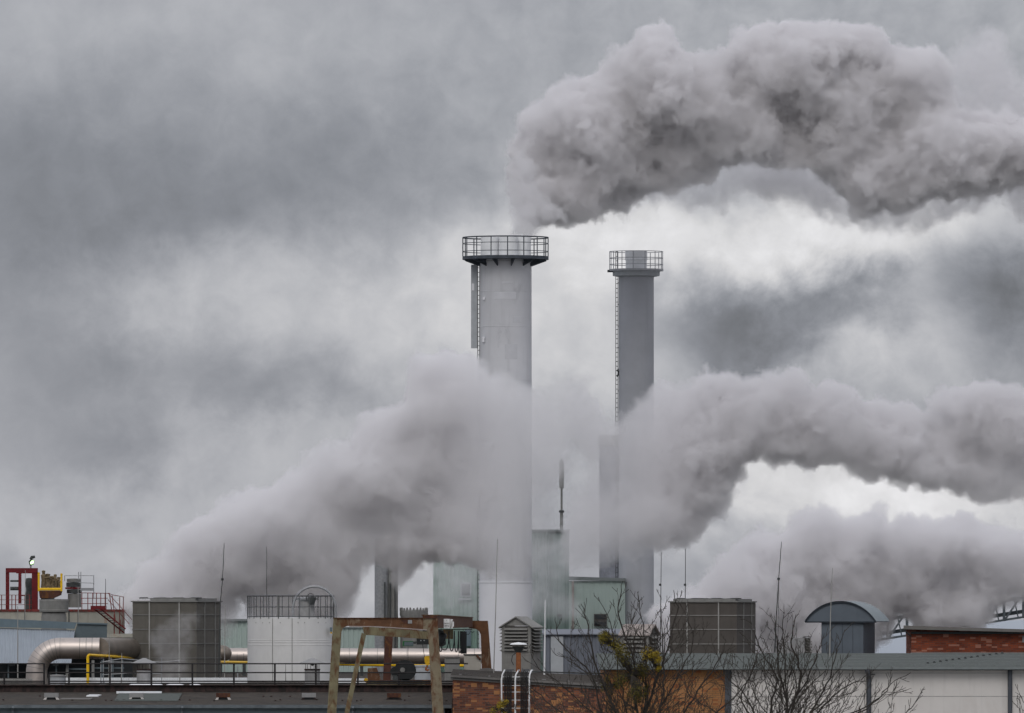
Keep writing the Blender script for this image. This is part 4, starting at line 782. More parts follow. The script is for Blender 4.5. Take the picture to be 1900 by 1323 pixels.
# ---------------------------------------------------------------- louvred ventilators
def louvre_tower(label, xl, xf, xr, yap, yev, ybase, ylo, yl1, D, mt, roofm, ns=7, turned=False):
    r = thing('louvred_ventilator', label, 'ventilator', P0(xl, ybase, D), PHI, 'gabled louvred roof ventilators')
    s = D/F; cw, sw = math.cos(PHI), -math.sin(PHI); w = (xf-xl)*s/cw; dp = (xr-xf)*s/sw; zz = lambda y: (ybase-y)*s
    m = MB(); m.box(.02, w-.02, .02, dp-.02, 0, zz(yev)-.02); m.build('core', 'louvre_dark', r)
    m = MB(); m.box(0, w, 0, dp, 0, zz(ylo)); m.build('base', mt, r)
    for a in (0, w-.14):
        for b in (0, dp-.14): m = MB(); m.box(a, a+.14, b, b+.14, zz(ylo), zz(yev)); m.build('corner_post', mt, r)
    zA, zE = zz(yap), zz(yev)
    if not turned:
        m = MB(); m.prism([(.0,zE-.0),(w,zE),(w/2,zA-.06)], 0.001, dp-.001); m.build('gable', mt, r)
        for a, b in ((-.12,w/2),(w+.12,w/2)):
            m = MB(); m.loft([(a,-.1,zE-.06),(b,-.1,zA),(b,-.1,zA-.06),(a,-.1,zE-.12)], [(a,dp+.1,zE-.06),(b,dp+.1,zA),(b,dp+.1,zA-.06),(a,dp+.1,zE-.12)]); m.build('roof_slope', roofm, r)
    else:
        m = MB(); m.loft([(0.001,0,zE),(0.001,dp,zE),(0.001,dp/2,zA-.06)], [(w-.001,0,zE),(w-.001,dp,zE),(w-.001,dp/2,zA-.06)]); m.build('gable', 'louvre_dark', r)
        for a, b in ((-.12,dp/2),(dp+.12,dp/2)):
            m = MB(); m.loft([(-.1,a,zE-.06),(-.1,b,zA),(-.1,b,zA-.06),(-.1,a,zE-.12)], [(w+.1,a,zE-.06),(w+.1,b,zA),(w+.1,b,zA-.06),(w+.1,a,zE-.12)]); m.build('roof_slope', roofm, r)
    m = MB(); m.box(-.03, w+.03, -.03, dp+.03, zz(ylo)-.03, zz(ylo)); m.build('ledge', mt, r)
    step = (zz(yl1)-zz(ylo))/ns
    for k in range(ns):
        z = zz(ylo)+step*k+.02; h = step*.60; o_ = .12
        m = MB(); m.loft([(.14,.02,z+h),(w-.14,.02,z+h),(w-.14,-o_,z),(.14,-o_,z)], [(.14,.05,z+h),(w-.14,.05,z+h),(w-.14,-o_+.015,z-.012),(.14,-o_+.015,z-.012)]); m.build('louvre_blade', mt, r)
        m = MB(); m.loft([(w-.02,.14,z+h),(w-.02,dp-.14,z+h),(w+o_*1.6,dp-.14,z),(w+o_*1.6,.14,z)], [(w-.05,.14,z+h),(w-.05,dp-.14,z+h),(w+o_*1.6-.015,dp-.14,z-.012),(w+o_*1.6-.015,.14,z-.012)]); m.build('louvre_blade', mt, r)
        m = MB(); m.loft([(.02,.14,z+h),(.02,dp-.14,z+h),(-o_*1.3,dp-.14,z),(-o_*1.3,.14,z)], [(.05,.14,z+h),(.05,dp-.14,z+h),(-o_*1.3+.015,dp-.14,z-.012),(-o_*1.3+.015,.14,z-.012)]); m.build('louvre_blade', mt, r)
    return r
louvre_tower('grey gabled louvred ventilator on the central brick building roof', 931, 984.5, 1003, 1143.5, 1161, 1246, 1208, 1163.5, 438, 'louvre_grey', 'louvre_grey', 7)
louvre_tower('darker louvred ventilator half hidden by the tree left of the right cooling tower', 1152, 1203, 1222, 1158, 1175, 1250, 1226, 1177, 452, 'louvre_grey', 'louvre_warm', 6, True)
# capped rust pipe in front of the ventilator
D = 431; r = thing('capped_flue', 'rusty flue with white mushroom cap in front of the louvred ventilator', 'flue', P0(962,1247,D))
m = MB(); m.tube([P(962,1247,D), P(962,1208,D)], S(4.6,D), 16); m.build('pipe', 'rust_orange', r, True)
m = MB(); m.lathe([(S(4.5,D),Z(1211,D)),(S(8,D),Z(1206,D)),(S(12,D),Z(1199,D)),(0,Z(1199,D))], n=24); m.build('cone', 'machine_dark', r, True)
m = MB(); m.lathe([(S(10,D),Z(1197,D)),(S(16.5,D),Z(1196,D)),(S(13,D),Z(1193.5,D)),(0,Z(1191.5,D))], n=28); m.build('cap', 'flue_pale', r, True)
m = MB(); m.tube([P(957,1212,D-.1),P(951,1216,D-.1),P(949,1226,D-.1),P(953,1234,D-.1)], .018, 5); m.build('wire_loop', 'cable_black', r)

# ---------------------------------------------------------------- right building
D = 430; r = thing('render_building', 'long building at right with green-grey roof, white rendered wall and yellow brick end', 'building', P0(1500,1160,D)); O.z = 0; r.location.z = 0
xl, xm, xp, xr = X(1121,D), X(1345,D), X(1357,D), X(1960,D); ze = Z(1241,D); DRG = 446; zr = Z(1212,DRG)
m = MB(); m.box(xl, xm, 0, 18.5, 0, ze); m.build('brick_wall', 'brick_yellow', r)
m = MB(); m.box(xp, xr, 0, 18.5, 0, ze); m.build('rendered_wall', 'white_render', r)
m = MB(); m.box(xm, xp, -.08, 18.5, 0, ze); m.build('pillar', 'pillar_grey', r)
m = MB(); m.box(xp-.01, xr, -.004, .01, Z(1292.8,D), Z(1291.6,D)); m.box(xp-.01, xr, -.004, .01, Z(1249.3,D), Z(1248.5,D)); m.box(xp-.01, xr, -.004, .01, Z(1340,D), Z(1339,D)); m.build('wall_joint', 'joint_grey', r)
xo, xq = X(1112,D), X(1965,D)
m = MB(); m.loft([(xo,-.45,Z(1238,D)),(xq,-.45,Z(1238,D)),(xq,16,zr),(xo,16,zr)], [(xo,-.45,Z(1239.2,D)),(xq,-.45,Z(1239.2,D)),(xq,16,zr-.06),(xo,16,zr-.06)])
m.loft([(xo,16,zr),(xq,16,zr),(xq,19,zr-.15),(xo,19,zr-.15)], [(xo,16,zr-.06),(xq,16,zr-.06),(xq,19,zr-.2),(xo,19,zr-.2)]); m.build('roof', 'slate_green', r)
m = MB(); m.box(xo, xq, -.60, -.46, Z(1242,D), Z(1237.6,D)); m.build('gutter', 'fascia_grey', r)
m = MB(); m.box(xo, xq, -.455, .02, Z(1243.6,D), Z(1242.2,D)); m.build('soffit', 'machine_dark', r)
def onr(px, py):                                        # point on the sloping roof seen at photo px,py
    y0, z0 = D-.45, EYE+(HY-1238)*D/F; y1_, z1_ = D+16, zr; best = 0
    for k in range(60):
        t = k/59; dd = y0+(y1_-y0)*t; z_ = z0+(z1_-z0)*t; yy_ = HY-(z_-EYE)*F/dd
        if yy_ < py: break
    return Vector(((px-CX)*dd/F-O.x, dd-O.y, z_)), dd
for k in range(13):
    px = 1722+k*11.5; py = 1231.5-k*1.55; p, dd = onr(px, py); m = MB(); w_ = S(3.2,dd); m.loft([p+Vector((-w_,0,-.02)),p+Vector((w_,0,-.02)),p+Vector((w_*.5,0,.07)),p+Vector((-w_*.5,0,.07))], [p+Vector((-w_,.4,-.01)),p+Vector((w_,.4,-.01)),p+Vector((w_*.5,.4,.08)),p+Vector((-w_*.5,.4,.08))]); m.build('roof_hook', 'machine_dark', r)
for px in (1618,1655,1693,1733,1770,1812,1851,1889,1576,1538): p, dd = onr(px, 1235.5); w_ = S(3,dd); m = MB(); m.box(p.x-w_,p.x+w_,p.y,p.y+.3,p.z-.02,p.z+.05); m.build('snow_guard', 'fascia_grey', r)
for py in (1217,1222,1227.5,1233):
    a, _ = onr(1112, py); b, _ = onr(1960, py); m = MB(); m.loft([a+Vector((0,0,.012)),b+Vector((0,0,.012)),b+Vector((0,0,-.02)),a+Vector((0,0,-.02))],[a+Vector((0,.1,.014)),b+Vector((0,.1,.014)),b+Vector((0,.1,-.02)),a+Vector((0,.1,-.02))]); m.build('slate_course', 'fascia_grey', r)
m = MB(); m.tube([P(1609,1241,D-.5), P(1610,1246,D-.5), P(1612,1252,D-.15), P(1612,1480,D-.15)], S(4.6,D), 10); m.build('downpipe', 'pillar_grey', r, True)
m = MB(); m.tube([P(1874,1241,D-.12), P(1874,1480,D-.12)], S(4.2,D), 10); m.build('downpipe', 'pillar_grey', r, True)
m = MB(); m.pbox(1616,1624,1251,1252.4,D-.1,.1); m.build('pipe_clip', 'machine_dark', r)
m = MB(); m.tube([P(1358,1247,D-.05),P(1354,1262,D-.1)], .03, 5); m.build('cable', 'machine_dark', r)

# barrel-roofed vent house
D = 452; r = thing('barrel_vent', 'blue-grey box ventilator with an arched barrel roof on the right roof', 'ventilator', P0(1524,1262,D), PHI)
s = D/F; cw, sw = math.cos(PHI), -math.sin(PHI); w = (1601-1524)*s/cw; dp = (1625-1601)*s/sw; zz = lambda y: (1262-y)*s
m = MB(); m.box(0, w, 0, dp, 0, zz(1150)); m.build('casing', 'barrel_blue', r)
half = (1625-1496)/2*s/cw; cxx = (1560.5-1524)*s/cw; hgt = zz(1117.5)-zz(1154); RR = (half*half+hgt*hgt)/(2*hgt); th = math.asin(half/RR)
arcp = [(cxx+RR*math.sin(a), zz(1154)+RR*math.cos(a)-(RR-hgt)) for a in [-th+2*th*k/28 for k in range(29)]]
m = MB(); m.prism([arcp[0]]+arcp[1:-1]+[arcp[-1]], -.12, dp+.15); m.build('tympanum', 'barrel_blue', r)
m = MB(); out = [(cxx+(x_-cxx)*1.02, zz(1154)+(z_-zz(1154))*1.03+.01) for x_, z_ in arcp]
for i in range(28):
    m.loft([(arcp[i][0],-.16,arcp[i][1]+.004),(arcp[i+1][0],-.16,arcp[i+1][1]+.004),(out[i+1][0],-.16,out[i+1][1]+.02),(out[i][0],-.16,out[i][1]+.02)],[(arcp[i][0],dp+.2,arcp[i][1]+.004),(arcp[i+1][0],dp+.2,arcp[i+1][1]+.004),(out[i+1][0],dp+.2,out[i+1][1]+.02),(out[i][0],dp+.2,out[i][1]+.02)])
m.build('barrel_roof', 'barrel_roof', r)
m = MB()
for i in range(28):
    m.loft([(arcp[i][0],-.19,arcp[i][1]-.03),(arcp[i+1][0],-.19,arcp[i+1][1]-.03),(out[i+1][0],-.19,out[i+1][1]+.025),(out[i][0],-.19,out[i][1]+.025)],[(arcp[i][0],-.163,arcp[i][1]-.03),(arcp[i+1][0],-.163,arcp[i+1][1]-.03),(out[i+1][0],-.163,out[i+1][1]+.025),(out[i][0],-.163,out[i][1]+.025)])
m.build('roof_edge', 'barrel_edge', r)
m = MB(); m.box(cxx-half, cxx+half, -.15, .0, zz(1155.5), zz(1153)); m.build('eave_trim', 'barrel_edge', r)
for k in range(1, 4): q = w*k/4; m = MB(); m.box(q-.008, q+.008, -.006, 0, 0, zz(1155)); m.build('panel_joint', 'barrel_edge', r)
# quarter-round louvred hood
D = 451; r = thing('curved_hood', 'grey quarter-round hood with louvred right side beside the barrel-roofed vent', 'ventilator', P0(1470,1262,D))
poly = [(1444,1215),(1448,1206),(1457,1195),(1468,1187.5),(1480,1183.5),(1493,1182.5),(1494,1215)]
m = MB(); m.pprism(poly+[(1494,1262),(1444,1262)], D, 1.2); m.build('hood', 'vent_grey', r)
for k in range(5): y_ = 1186+k*5.6; m = MB(); m.loft([P(1494,y_,D),P(1497,y_,D),P(1508,y_+4.5,D),P(1506,y_+5.2,D)], [P(1494,y_,D+1.1),P(1497,y_,D+1.1),P(1508,y_+4.5,D+1.1),P(1506,y_+5.2,D+1.1)]); m.build('louvre_blade', 'louvre_grey', r)
m = MB(); m.pbox(1494,1503,1184,1213,D+.1,.9); m.build('louvre_core', 'louvre_dark', r)
m = MB(); m.pbox(1491,1506,1181,1182.5,D-.05,1.3); m.build('top_plate', 'machine_dark', r)
# brick lift house at right
D = 450; r = thing('brick_roofhouse', 'dark red brick roof house with grey concrete slab roof at far right', 'roof house', P0(1800,1262,D))
m = MB(); m.pbox(1691,1960,1168,1262,D,6); m.build('wall', 'brick_red', r)
m = MB(); m.loft([P(1676.5,1160.5,D-.5),P(1960,1169.5,D-.5),P(1960,1174.5,D-.5),P(1676.5,1167.5,D-.5)], [P(1676.5,1160.5,D+6.5),P(1960,1169.5,D+6.5),P(1960,1174.5,D+6.5),P(1676.5,1167.5,D+6.5)]); m.build('roof_slab', 'parapet_grey', r)
m = MB(); m.pbox(1691,1960,1172,1176.5,D-.12,.11); m.build('painted_slab_shade', 'machine_dark', r)  # dark strip painted as the slab's shade along the wall top
m = MB(); m.tube([P(1679,1167,D-.2),P(1680,1171,D-.2),P(1685,1176,D-.2),P(1691,1181,D-.05)], .03, 6); m.build('overflow_pipe', 'machine_dark', r)
m = MB(); m.pbox(1897,1901,1180,1192,D-.05,.04); m.build('lamp_plate', 'vent_grey', r)
m = MB(); m.pbox(1690,1960,1210.5,1213,D-.1,.1); m.build('lead_flashing', 'drum_grey', r)
# pale storage dome and conveyor bridge
D = 660; loc = P0(1960,1160,D); r = thing('storage_dome', 'pale blue-white low conical storage roof behind the red brick roof house', 'storage building', loc); O.z = 0; r.location.z = 0
rd = S(520,D); m = MB(); m.lathe([(0,Z(1146,D)),(rd*.3,Z(1156,D)),(rd*.65,Z(1181,D)),(rd,Z(1216,D)),(rd,0)], n=96); m.build('roof_shell', 'dome_pale', r, True)
D = 615; r = thing('conveyor_bridge', 'grey inclined lattice conveyor bridge climbing right, half lost in steam', 'conveyor', P0(1780,1160,D)); O.z = 0; r.location.z = 0
bl = lambda x_: 1190-(x_-1626)*.158
x0c, x1c = 1560, 1990
def chord(dy, h, nm, mt, dep, dd=0):
    m = MB(); A = [P(x0c,bl(x0c)+dy,D+dd),P(x0c,bl(x0c)+dy+h,D+dd),P(x0c,bl(x0c)+dy+h,D+dd+dep),P(x0c,bl(x0c)+dy,D+dd+dep)]
    B = [P(x1c,bl(x1c)+dy,D+dd),P(x1c,bl(x1c)+dy+h,D+dd),P(x1c,bl(x1c)+dy+h,D+dd+dep),P(x1c,bl(x1c)+dy,D+dd+dep)]; m.loft(A, B); return m.build(nm, mt, r)
chord(-4,4,'lower_chord','conveyor_grey',.2); chord(-16,7,'belt_trough','conveyor_dark',1.6,.3); chord(-41,6,'middle_chord','conveyor_grey',.3); chord(-62,13,'gallery_roof','conveyor_grey',2.2,-.1); chord(-4,4,'lower_chord','conveyor_grey',.2,2)
for k in range(12):
    xa_ = 1575+k*36; xb_ = xa_+30
    m = MB(); m.tube([P(xa_,bl(xa_)-2,D),P(xa_,bl(xa_)-60,D)], S(2.6,D), 6); m.build('post', 'conveyor_grey', r)
    m = MB(); m.tube([P(xa_+2,bl(xa_)-3,D-.02),P(xb_,bl(xb_)-40,D-.02)], S(2.0,D), 6); m.build('diagonal', 'conveyor_grey', r)
    m = MB(); m.tube([P(xb_-4,bl(xb_)-3,D+.1),P(xb_-12,bl(xb_)-40,D+.1)], S(1.2,D), 6); m.build('hanger', 'conveyor_grey', r)
for px in (1700,1905): m = MB(); m.pbox(px-4,px+4,bl(px)-3,HY+EYE*F/D,D+.6,.5); m.build('support', 'conveyor_grey', r)

# ---------------------------------------------------------------- bare trees
def tree(label, D, trunk_px, mains, seed, r_main=3.0):
    rnd = random.Random(seed); r = thing('bare_tree', label, 'tree', P0(trunk_px[0], HY+EYE*F/D, D)); O.z = 0; r.location.z = 0
    T = MB(); K = MB(); s = D/F
    fork = P(trunk_px[0], trunk_px[1], D); base = P(trunk_px[0]+8, HY+EYE*F/D, D)
    T.tube([base, base*.66+fork*.34+Vector((.05,0,0)), fork*.7+base*.3, fork], [.22,.19,.16,.11], 10)
    def twig(p, d, L, rad, lev):
        n = 5 if lev < 3 else 3; pts = [p]; q = p.copy(); dd = d.copy(); st = L/n
        for i in range(n):
            dd = (dd+Vector((rnd.gauss(0,.19),rnd.gauss(0,.12),.13+rnd.gauss(0,.09)))).normalized(); q = q+dd*st; pts.append(q.copy())
        K.tube(pts, [max(rad*(1-.62*i/n), .0085) for i in range(n+1)], 5 if lev < 3 else 4)
        if lev >= 3: return
        m_ = int(L/(.40 if lev == 1 else .30)); side = rnd.choice((-1,1))
        for k in range(m_):
            t = .2+.75*(k+rnd.random()*.6)/max(1,m_); i = min(n-1, int(t*n)); pp = pts[i].lerp(pts[i+1], t*n-i); td = (pts[i+1]-pts[i]).normalized()
            ax = Vector((rnd.gauss(0,.5),1,rnd.gauss(0,.3))).normalized(); an = side*math.radians(rnd.uniform(24,52)); side = -side
            nd_ = Matrix.Rotation(an, 3, ax) @ td; nd_.y += rnd.gauss(0,.25)
            twig(pp, nd_.normalized(), L*rnd.uniform(.28,.52)*(1.15-t*.5), rad*.52, lev+1)
    for (pts_, rw) in mains:
        ctrl = [fork]+[P(x_+rnd.gauss(0,9)*(i_ < len(pts_)-1), y_, D+dy_) for i_, (x_, y_, dy_) in enumerate(pts_)]; n = 14; C_ = []
        for i in range(len(ctrl)-1):                   # Catmull-Rom through the given points
            p0 = ctrl[max(0,i-1)]; p1 = ctrl[i]; p2 = ctrl[i+1]; p3 = ctrl[min(len(ctrl)-1,i+2)]
            for k in range(5):
                t = k/5; C_.append(.5*((2*p1)+(p2-p0)*t+(2*p0-5*p1+4*p2-p3)*t*t+(3*p1-p0-3*p2+p3)*t**3)+Vector((rnd.gauss(0,.028),0,rnd.gauss(0,.02))))
        C_.append(ctrl[-1]); N = len(C_)
        rad = [max(s*rw*.60*(1-.82*i/(N-1)), .011) for i in range(N)]; T.tube(C_, rad, 7)
        tot = sum((C_[i+1]-C_[i]).length for i in range(N-1)); side = rnd.choice((-1,1)); acc_ = 0; nxt = .45
        for i in range(1, N-1):
            acc_ += (C_[i+1]-C_[i]).length
            while acc_ > nxt:
                nxt += rnd.uniform(.27,.54); td = (C_[i+1]-C_[i]).normalized(); side = -side
                ax = Vector((rnd.gauss(0,.4),1,rnd.gauss(0,.2))).normalized(); nd_ = Matrix.Rotation(side*math.radians(rnd.uniform(22,48)), 3, ax) @ td
                rem = (tot-acc_); twig(C_[i], nd_, min(2.2, .35+rem*.45)*rnd.uniform(.6,1.25), max(rad[i]*.5,.012), 1 if rem > 1.0 else 2)
    T.build('trunk', 'bark', r, True); K.build('crown', 'twig_bark', r)
    return r
tree('bare dark tree with mistletoe in front of the yellow brick wall', 345, (1168,1440),
 [([(1120,1330,.2),(1085,1250,.4),(1048,1190,.5),(1030,1145,.6)],4.2),([(1140,1320,0),(1112,1230,-.2),(1095,1150,-.3),(1078,1120,-.3)],4.5),([(1160,1330,.3),(1140,1250,.6),(1128,1170,.7),(1110,1108,.8)],3.6),
  ([(1180,1320,-.3),(1172,1220,-.4),(1165,1140,-.4),(1156,1078,-.5)],5.2),([(1200,1330,.3),(1196,1240,.3),(1192,1160,.4),(1183,1098,.5)],4.2),([(1210,1310,0),(1235,1220,.1),(1246,1140,.2),(1250,1095,.2)],5),
  ([(1230,1330,.2),(1262,1240,.4),(1275,1180,.5),(1262,1120,.5)],3.6),([(1250,1340,-.2),(1300,1270,-.4),(1330,1215,-.5),(1345,1185,-.5)],4),([(1090,1360,-.3),(1020,1310,-.4),(985,1268,-.4),(962,1240,-.4)],3.6),
  ([(1070,1370,.3),(1000,1345,.5),(950,1320,.5),(905,1312,.5)],3),([(1270,1370,.4),(1340,1310,.5),(1385,1262,.6),(1408,1210,.6)],4),([(1130,1350,.5),(1060,1290,.8),(1010,1230,.9),(985,1195,1)],3.2),
  ([(1215,1330,-.5),(1222,1250,-.7),(1214,1170,-.8),(1226,1102,-.8)],4)], 3)
tree('bare dark tree fanning out in front of the white rendered wall', 352, (1432,1450),
 [([(1425,1330,0),(1418,1260,.2),(1398,1200,.2),(1392,1150,.3)],5),([(1445,1330,.2),(1440,1250,.3),(1432,1180,.3),(1428,1140,.3)],4.6),([(1460,1330,-.2),(1474,1250,-.3),(1478,1190,-.4),(1477,1140,-.4)],6),
  ([(1470,1340,.2),(1495,1275,.4),(1512,1215,.5),(1530,1175,.5)],4.2),([(1490,1350,.3),(1540,1300,.5),(1580,1270,.5),(1606,1255,.6)],4.2),([(1500,1370,-.3),(1580,1330,-.5),(1640,1290,-.5),(1655,1250,-.6)],4),
  ([(1520,1385,.4),(1620,1350,.6),(1680,1320,.6),(1712,1284,.7)],4),([(1400,1340,.3),(1370,1290,.5),(1350,1250,.5),(1352,1205,.5)],3.6),([(1480,1340,0),(1535,1270,.1),(1556,1215,.1),(1568,1168,.2)],4),
  ([(1440,1330,-.5),(1458,1240,-.6),(1462,1170,-.7),(1455,1122,-.7)],3.8),([(1410,1350,-.3),(1385,1300,-.4),(1400,1240,-.5),(1412,1180,-.5)],4),([(1510,1360,.2),(1600,1310,.3),(1650,1270,.4),(1690,1248,.4)],3.4),
  ([(1390,1370,.2),(1330,1330,.4),(1290,1290,.4),(1270,1255,.4)],3.4)], 8)
tree('thin bare shoots of a small tree at the far right edge below the downpipe', 352, (1915,1440), [([(1905,1345,0),(1890,1320,.1),(1878,1300,.2)],2.4),([(1912,1340,0),(1900,1305,.1),(1893,1290,.1)],2.2)], 11)
# mistletoe
def mistletoe(label, px, py, rx, ry, D, mt, n, seed):
    rnd = random.Random(seed); loc = P0(px,py,D); r = thing('mistletoe', label, 'mistletoe', loc, 0, 'mistletoe clumps in the bare tree')
    L, K = MB(), MB(); s = D/F; lobes = [(rnd.uniform(-.8,.8)*rx*s,rnd.uniform(-.6,.6)*rx*s,rnd.uniform(-.8,.8)*ry*s,rnd.uniform(.28,.62)) for _ in range(5)]
    for i in range(n):
        d = Vector((rnd.gauss(0,1),rnd.gauss(0,1),rnd.gauss(0,1))).normalized(); k = rnd.random()**.45; lo_ = lobes[i%5]; p = Vector((d.x*rx*s*k*lo_[3]+lo_[0], d.y*rx*s*k*lo_[3]+lo_[1], d.z*ry*s*k*lo_[3]+lo_[2]))
        q = Vector((rnd.gauss(0,1),rnd.gauss(0,1),rnd.gauss(0,.8))).normalized(); u = q.cross(d).normalized() if q.cross(d).length > .01 else Vector((1,0,0)); l = rnd.uniform(.025,.05)
        L.add([p-q*l, p+u*l*.35, p+q*l, p-u*l*.35], [(0,1,2,3)])
        if i % 7 == 0: K.tube([Vector((0,0,0)), p*.5+Vector((0,0,.02)), p], [.012,.007,.004], 3, cap=False)
    L.build('foliage', mt, r); K.build('stem', 'twig_bark', r)
mistletoe('olive-yellow mistletoe clump left of the second ventilator, highest in the tree', 1137, 1200, 28, 33, 344.3, 'mistletoe_leaf', 1500, 1)
mistletoe('bright yellow mistletoe clump right of centre in the tree', 1204, 1222, 24, 24, 344, 'mistletoe_yellow', 1500, 2)
mistletoe('darkest and largest mistletoe clump in the middle of the tree', 1172, 1252, 40, 42, 344.2, 'mistletoe_dark', 2600, 3)
mistletoe('small yellowish mistletoe clump below the dark one', 1192, 1285, 18, 22, 345.2, 'mistletoe_leaf', 900, 4)
mistletoe('olive mistletoe clump at left of the yellow brick wall', 1136, 1272, 18, 26, 345.6, 'mistletoe_leaf', 700, 6)
mistletoe('yellow mistletoe clump low at the cable tray on the brick wall', 928, 1313, 16, 16, 346, 'mistletoe_yellow', 900, 5)

# ---------------------------------------------------------------- steam plumes
def plume(name, label, poly, D, T, R, spacing, sigma, vox, seed=0, fade=(), billow=1.0, edge=4.5, col=(.966,.958,.967), lean=0, wisp=1.0, aniso=.2):
    poly = np.array(poly, float); rng = np.random.default_rng(seed); s = D/F
    x0, y0 = poly.min(0); x1, y1 = poly.max(0)
    gx, gy = np.meshgrid(np.arange(x0, x1, spacing), np.arange(y0, y1, spacing)); q = np.stack([gx.ravel(), gy.ravel()], 1)+rng.uniform(-.45, .45, (gx.size, 2))*spacing
    inside = np.zeros(len(q), bool); dm = np.full(len(q), 1e9)
    for (ax, ay), (bx, by) in zip(poly, np.roll(poly, -1, 0)):
        c = ((ay > q[:,1]) != (by > q[:,1])); xi = (bx-ax)*(q[:,1]-ay)/(by-ay+1e-9)+ax; inside ^= c & (q[:,0] < xi)
        d = np.array([bx-ax, by-ay]); t = np.clip(((q-[ax,ay])@d)/((d@d)+1e-9), 0, 1); dm = np.minimum(dm, np.hypot(*(q-([ax,ay]+t[:,None]*d)).T))
    q = q[inside]; e = np.clip(dm[inside]/R, 0, 1); th = T*np.sqrt(1-(1-e)**2); pts = []; th = th*np.array([.78+.9*mnoise.noise(Vector((x/130+seed*9, y/130, 0))) for x, y in q])
    for (x, y), t in zip(q, th):
        for z in np.arange(-max(t,spacing*.3), t+.01, spacing)+rng.uniform(-.4, .4)*spacing: pts.append(P0(x, y, D+z*s+lean*(x-x0)*s))
    pts = np.array([tuple(p) for p in pts]); c0 = pts.mean(0)
    me = bpy.data.meshes.new(name); me.from_pydata((pts-c0).tolist(), [], []); o = bpy.data.objects.new(name, me); C.collection.objects.link(o); o.location = c0
    tag(o, label, 'smoke', None, 'stuff')
    lo = pts.min(0)-c0-spacing*s*2.5; hi = pts.max(0)-c0+spacing*s*2.5; res = np.ceil((hi-lo)/vox).astype(int)
    G = bpy.data.node_groups.new(name, 'GeometryNodeTree')
    G.interface.new_socket('Geometry', in_out='INPUT', socket_type='NodeSocketGeometry'); G.interface.new_socket('Geometry', in_out='OUTPUT', socket_type='NodeSocketGeometry')
    gi = nd(G, 'NodeGroupInput'); go = nd(G, 'NodeGroupOutput'); g = NG(G); pos = nd(G, 'GeometryNodeInputPosition').outputs[0]
    off = g.v('ADD', pos, (seed*13.7+5, seed*7.1, seed*3.3))
    n1 = g.noise(off, 1/(62*s), 6, .60)
    wp = g.v('MULTIPLY_ADD', g.v('SUBTRACT', n1.outputs['Color'], .5), 74*s*wisp, pos)
    vo = nd(G, 'ShaderNodeTexVoronoi', feature='SMOOTH_F1'); vo.inputs['Scale'].default_value = 1/(58*s); vo.inputs['Detail'].default_value = 3.2; vo.inputs['Roughness'].default_value = .62
    vo.inputs['Lacunarity'].default_value = 2.3; vo.inputs['Smoothness'].default_value = .35; vo.normalize = True; g.L(g.v('ADD', wp, (seed*3.1, seed*5.3, 2)), vo.inputs['Vector'])
    n3 = g.noise(off, 1/(13*s), 4, .65)
    pr = nd(G, 'GeometryNodeProximity', target_element='POINTS'); g.L(gi.outputs[0], pr.inputs[0])
    g.L(wp, next(i for i in pr.inputs if i.type == 'VECTOR'))
    bump = g.m('MULTIPLY', vo.outputs['Distance'], 44*s*billow)
    v = g.m('ADD', pr.outputs['Distance'], bump); v = g.m('MULTIPLY_ADD', n3.outputs[0], 22*s*wisp, v)
    v = g.m('SUBTRACT', (spacing*.9+24*billow+11*wisp)*s, v); v = g.m('DIVIDE', v, edge*s, clamp=True)
    n2 = g.noise(off, 1/(110*s), 4, .6)
    dens = g.m('MULTIPLY_ADD', n2.outputs[0], 2.4, -.3, clamp=False); dens = g.m('MAXIMUM', dens, .2)
    v = g.m('MULTIPLY', v, g.m('MULTIPLY', dens, sigma))
    for (axis, a, b, va, vb) in fade:                  # density ramps along world x or z given in photo px
        sp = nd(G, 'ShaderNodeSeparateXYZ'); g.L(pos, sp.inputs[0]); wa = P0(a, a, D)[0 if axis == 'x' else 2]-c0[0 if axis == 'x' else 2]; wb = P0(b, b, D)[0 if axis == 'x' else 2]-c0[0 if axis == 'x' else 2]
        mr = nd(G, 'ShaderNodeMapRange', interpolation_type='SMOOTHSTEP'); g.L(sp.outputs[0 if axis == 'x' else 2], mr.inputs[0]); mr.inputs[1].default_value = min(wa, wb); mr.inputs[2].default_value = max(wa, wb)
        mr.inputs[3].default_value = va if wa < wb else vb; mr.inputs[4].default_value = vb if wa < wb else va; v = g.m('MULTIPLY', v, mr.outputs[0])
    vc = nd(G, 'GeometryNodeVolumeCube'); g.L(v, vc.inputs['Density']); vc.inputs['Min'].default_value = lo; vc.inputs['Max'].default_value = hi
    for i, a in enumerate('XYZ'): vc.inputs['Resolution '+a].default_value = int(res[i])
    mt = bpy.data.materials.new(name); mt.use_nodes = True; nt = mt.node_tree; nt.nodes.clear()
    pv = nd(nt, 'ShaderNodeVolumePrincipled'); pv.inputs['Density'].default_value = 1; pv.inputs['Color'].default_value = col+(1,); pv.inputs['Anisotropy'].default_value = aniso
    ou = nd(nt, 'ShaderNodeOutputMaterial'); nt.links.new(pv.outputs[0], ou.inputs['Volume'])
    sm = nd(G, 'GeometryNodeSetMaterial'); sm.inputs['Material'].default_value = mt; g.L(vc.outputs[0], sm.inputs[0]); g.L(sm.outputs[0], go.inputs[0])
    md = o.modifiers.new('steam', 'NODES'); md.node_group = G; me.materials.append(mt)
    print('PLUME', name, len(pts), res, round(res.prod()/1e6, 1)); return o
VOX = .145
